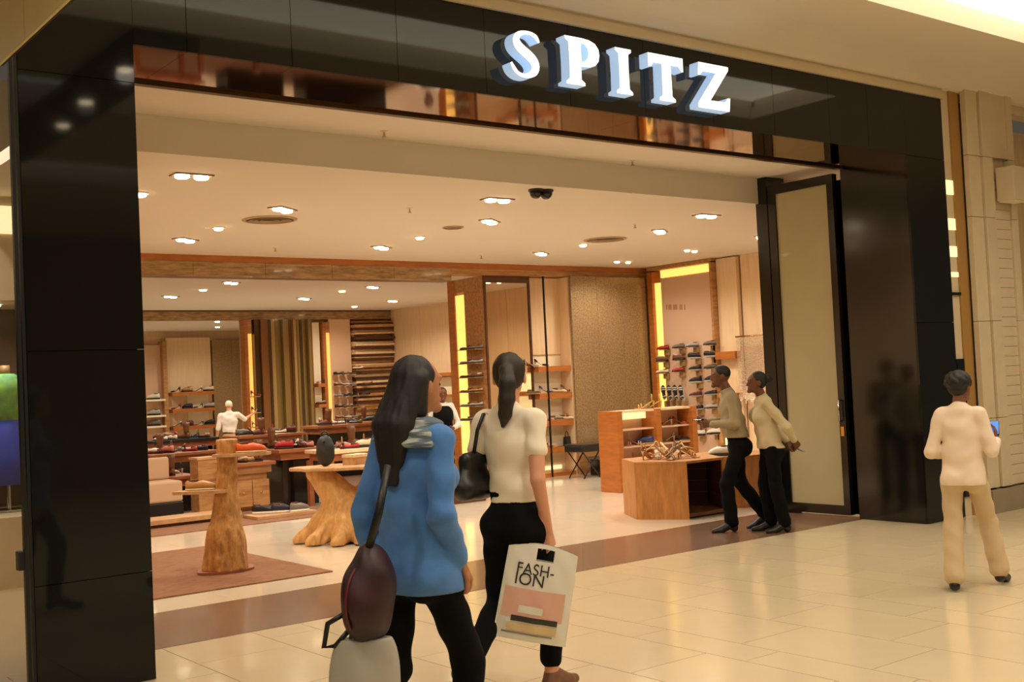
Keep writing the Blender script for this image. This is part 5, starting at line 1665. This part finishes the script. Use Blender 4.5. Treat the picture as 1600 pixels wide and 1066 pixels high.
def bag_patch(name, u0, u1, v0, v1, m, off):
    mbp = MB()
    nu, nv = 12, 6
    vv = [bagpt(u0 + (u1 - u0) * i / nu, v0 + (v1 - v0) * j / nv, -1, off) for i in range(nu + 1) for j in range(nv + 1)]
    ff = [(i * (nv + 1) + j, (i + 1) * (nv + 1) + j, (i + 1) * (nv + 1) + j + 1, i * (nv + 1) + j + 1) for i in range(nu) for j in range(nv)]
    return part(name, mbp.add(vv, ff), m, cb_, smooth=True)


bag_patch('pink_panel', 0.05, 0.90, 0.24, 0.56, mat('pink_print', (222, 172, 152), 0.45), 0.0015)
bag_patch('pale_patch', 0.28, 0.62, 0.30, 0.38, _mats['white_film'], 0.003)
bag_patch('black_bar', 0.20, 0.84, 0.205, 0.265, mat('black_print', (52, 48, 42), 0.45), 0.004)
bag_patch('tan_bar', 0.16, 0.84, 0.10, 0.185, mat('tan_print', (216, 188, 138), 0.45), 0.003)
bag_patch('grey_line', 0.10, 0.80, 0.07, 0.085, mat('grey_print', (128, 122, 104), 0.45), 0.004)
for s_, cx, cz, sz in (('FASH-', 0.43, 0.765, 0.075), ('ION', 0.37, 0.655, 0.085)):
    me = text_mesh(s_, sz, 0.0, mat('letter_print', (44, 42, 36), 0.45))
    for vtx in me.vertices:
        u = cx + vtx.co.x / BW
        v = cz + vtx.co.y / BH
        vtx.co = bagpt(u, v, -1, 0.004)
    link('lettering', me, cb_)

# ---- woman with a phone at the right
pt = PZ(1516, 918, 0)
P3, I3 = person('woman with short black hair in a cream sweater and khaki trousers, seen from behind', (pt.x, pt.y, 0), (0.90, 0.43), 1.535,
                dict(elR=(0.130, -0.015, 0.630), wrR=(0.140, 0.125, 0.665), elL=(-0.132, -0.02, 0.625), wrL=(-0.07, 0.12, 0.61),
                     knR=(0.085, 0.10, 0.290), anR=(0.125, 0.10, 0.058), toR=(0.2, 1, -0.1), knL=(-0.055, -0.02, 0.285), anL=(-0.055, -0.11, 0.05)),
                'brown', ('puffy', HAIRM['black']), mat('cream_sweater', (232, 210, 186), 0.85), mat('khaki_cloth', (198, 174, 136), 0.85), shb, sleeve=1.85, hem=0.475,
                top_e=0.018, flare=0.018, boxy=0.95, head_yaw=-0.45, scale_w=0.98, waist=0.58, folds=0.003,
                hands=dict(R=dict(curl=0.45, n=(-1, 0.2, 0.3), d=(0, 0.35, 1)), L=dict(curl=0.5, n=(0, 0, -1))))
ph = thing('mobile_phone', 'small phone with a bright blue screen in the raised hand', 'phone', P3.matrix_basis @ (Vector(I3['fo'][1][1]) + Vector((-0.012, 0.05, 0.085))), P3.rotation_euler.z)
ph.rotation_euler = (R_(-35), 0, P3.rotation_euler.z)
part('case', B(-0.034, 0.034, -0.005, 0.005, -0.06, 0.065), MT['blackgloss'], ph, bevel=0.004)
part('screen', B(-0.030, 0.030, -0.0065, -0.0045, -0.05, 0.058), mat('blue_screen', (40, 110, 200), 0.3, emit=(50, 120, 220), es=0.8), ph)

# ---- two assistants by the door
pt = PZ(1160, 829, 0)
P4, I4 = person('male assistant with cropped hair in a beige shirt and black trousers, walking left', (pt.x, pt.y, 0), (-0.80, 0.60), 1.69,
                dict(elR=(0.115, 0.02, 0.640), wrR=(0.055, 0.17, 0.655), elL=(-0.118, 0.03, 0.636), wrL=(-0.045, 0.165, 0.640),
                     knR=(0.055, -0.01, 0.285), anR=(0.052, -0.16, 0.075), toR=(0.1, 0.95, -0.35), knL=(-0.055, 0.09, 0.290), anL=(-0.052, 0.07, 0.046)),
                'dark', ('cropped', HAIRM['black']), mat('beige_shirt', (158, 142, 112), 0.85), blk, shb, female=False, lean=0.17, boxy=1.0, sleeve=1.93, hem=0.555, top_e=0.017, flare=0.014, head_pitch=-0.06,
                hands=dict(R=dict(curl=0.55, n=(-1, 0, 0.4)), L=dict(curl=0.55, n=(1, 0, 0.4))), waist=0.60)
ph = thing('mobile_phone', 'small dark phone held in front by the male assistant', 'phone', P4.matrix_basis @ Vector((0.01, 0.385, 1.13)), P4.rotation_euler.z)
part('case', B(-0.035, 0.035, -0.06, 0.06, -0.005, 0.005), MT['blackgloss'], ph, bevel=0.003)
part('screen', B(-0.030, 0.030, -0.052, 0.052, 0.005, 0.0065), mat('grey_screen', (120, 124, 130), 0.2), ph)
pt = PZ(1210, 831, 0)
P5, I5 = person('female assistant with hair in a bun, cream shirt and black trousers, hands behind her back', (pt.x, pt.y, 0), (-0.82, 0.57), 1.605,
                dict(elR=(0.128, -0.085, 0.645), wrR=(0.07, -0.135, 0.545), elL=(-0.125, -0.075, 0.645), wrL=(-0.055, -0.140, 0.555),
                     knR=(0.052, 0.03, 0.288), anR=(0.052, 0.0, 0.046), knL=(-0.052, -0.01, 0.285), anL=(-0.052, -0.055, 0.046)),
                'dark', ('bun', HAIRM['black']), mat('cream_shirt', (200, 184, 148), 0.85), blk, shb, lean=0.12, boxy=1.0, sleeve=1.90, hem=0.515, top_e=0.018, flare=0.012,
                hands=dict(R=dict(curl=0.4, n=(-1, 0, 0)), L=dict(curl=0.4, n=(1, 0, 0))), waist=0.60, scale_w=0.95)
ph = thing('mobile_phone', 'pale phone held behind her back by the female assistant', 'phone', P5.matrix_basis @ Vector((0.04, -0.30, 0.80)), P5.rotation_euler.z)
ph.rotation_euler = (R_(30), 0, P5.rotation_euler.z)
part('case', B(-0.033, 0.033, -0.06, 0.06, -0.005, 0.005), mat('pale_case', (150, 146, 140), 0.3), ph, bevel=0.003)
part('screen', B(-0.028, 0.028, -0.052, 0.052, -0.0065, -0.005), MT['blackgloss'], ph)

# ---- people deep in the shop
pt = at_depth(357, 620, 22.5)
P6, I6 = person('white haired man in a white shirt and khaki trousers reaching to a shelf', (pt.x, pt.y, 0), (0.35, 0.94), 1.50,
                dict(elR=(0.20, 0.06, 0.735), wrR=(0.31, 0.10, 0.80), elL=(-0.145, -0.01, 0.63), wrL=(-0.165, 0.02, 0.50), **stand),
                'light', ('cropped', HAIRM['grey']), mat('white_shirt', (236, 222, 208), 0.85), mat('khaki_trousers', (176, 132, 80), 0.85), shb, female=False, h=0.012, sleeve=1.0, hem=0.565, top_e=0.018, waist=0.60,
                scale_w=1.08, belt=(0.56, 0.585, MT['blackleather']))
pt = at_depth(690, 606, 17.4)
P7, I7 = person('woman in a black vest over white sleeves standing among the shoes', (pt.x, pt.y, 0), (-0.45, -0.89), 1.58,
                dict(elR=(0.145, 0.02, 0.63), wrR=(0.08, 0.14, 0.60), elL=(-0.145, 0.02, 0.63), wrL=(-0.08, 0.14, 0.60), **stand),
                'dark', ('cropped', HAIRM['black']), mat('white_blouse', (220, 214, 204), 0.85), blk, shb, h=0.012, sleeve=1.9, hem=0.52, top_e=0.014, waist=0.60)
sd = Sdf((-0.3, -0.3, 0.7), (0.3, 0.3, 1.5), 0.011)
sd.ell((0, 0, 0.82), (0.175, 0.13, 0.13), 0.04).ell((0, 0, 0.96), (0.15, 0.115, 0.16), 0.04).ell((0, 0.01, 1.14), (0.165, 0.128, 0.17), 0.04).ell((0, 0.085, 1.12), (0.13, 0.085, 0.11), 0.04)
sd.cut((0, 0, -1), -0.80).cut((0, 0, 1), 1.28)
link('vest', sd.mesh('vest', blk), P7)
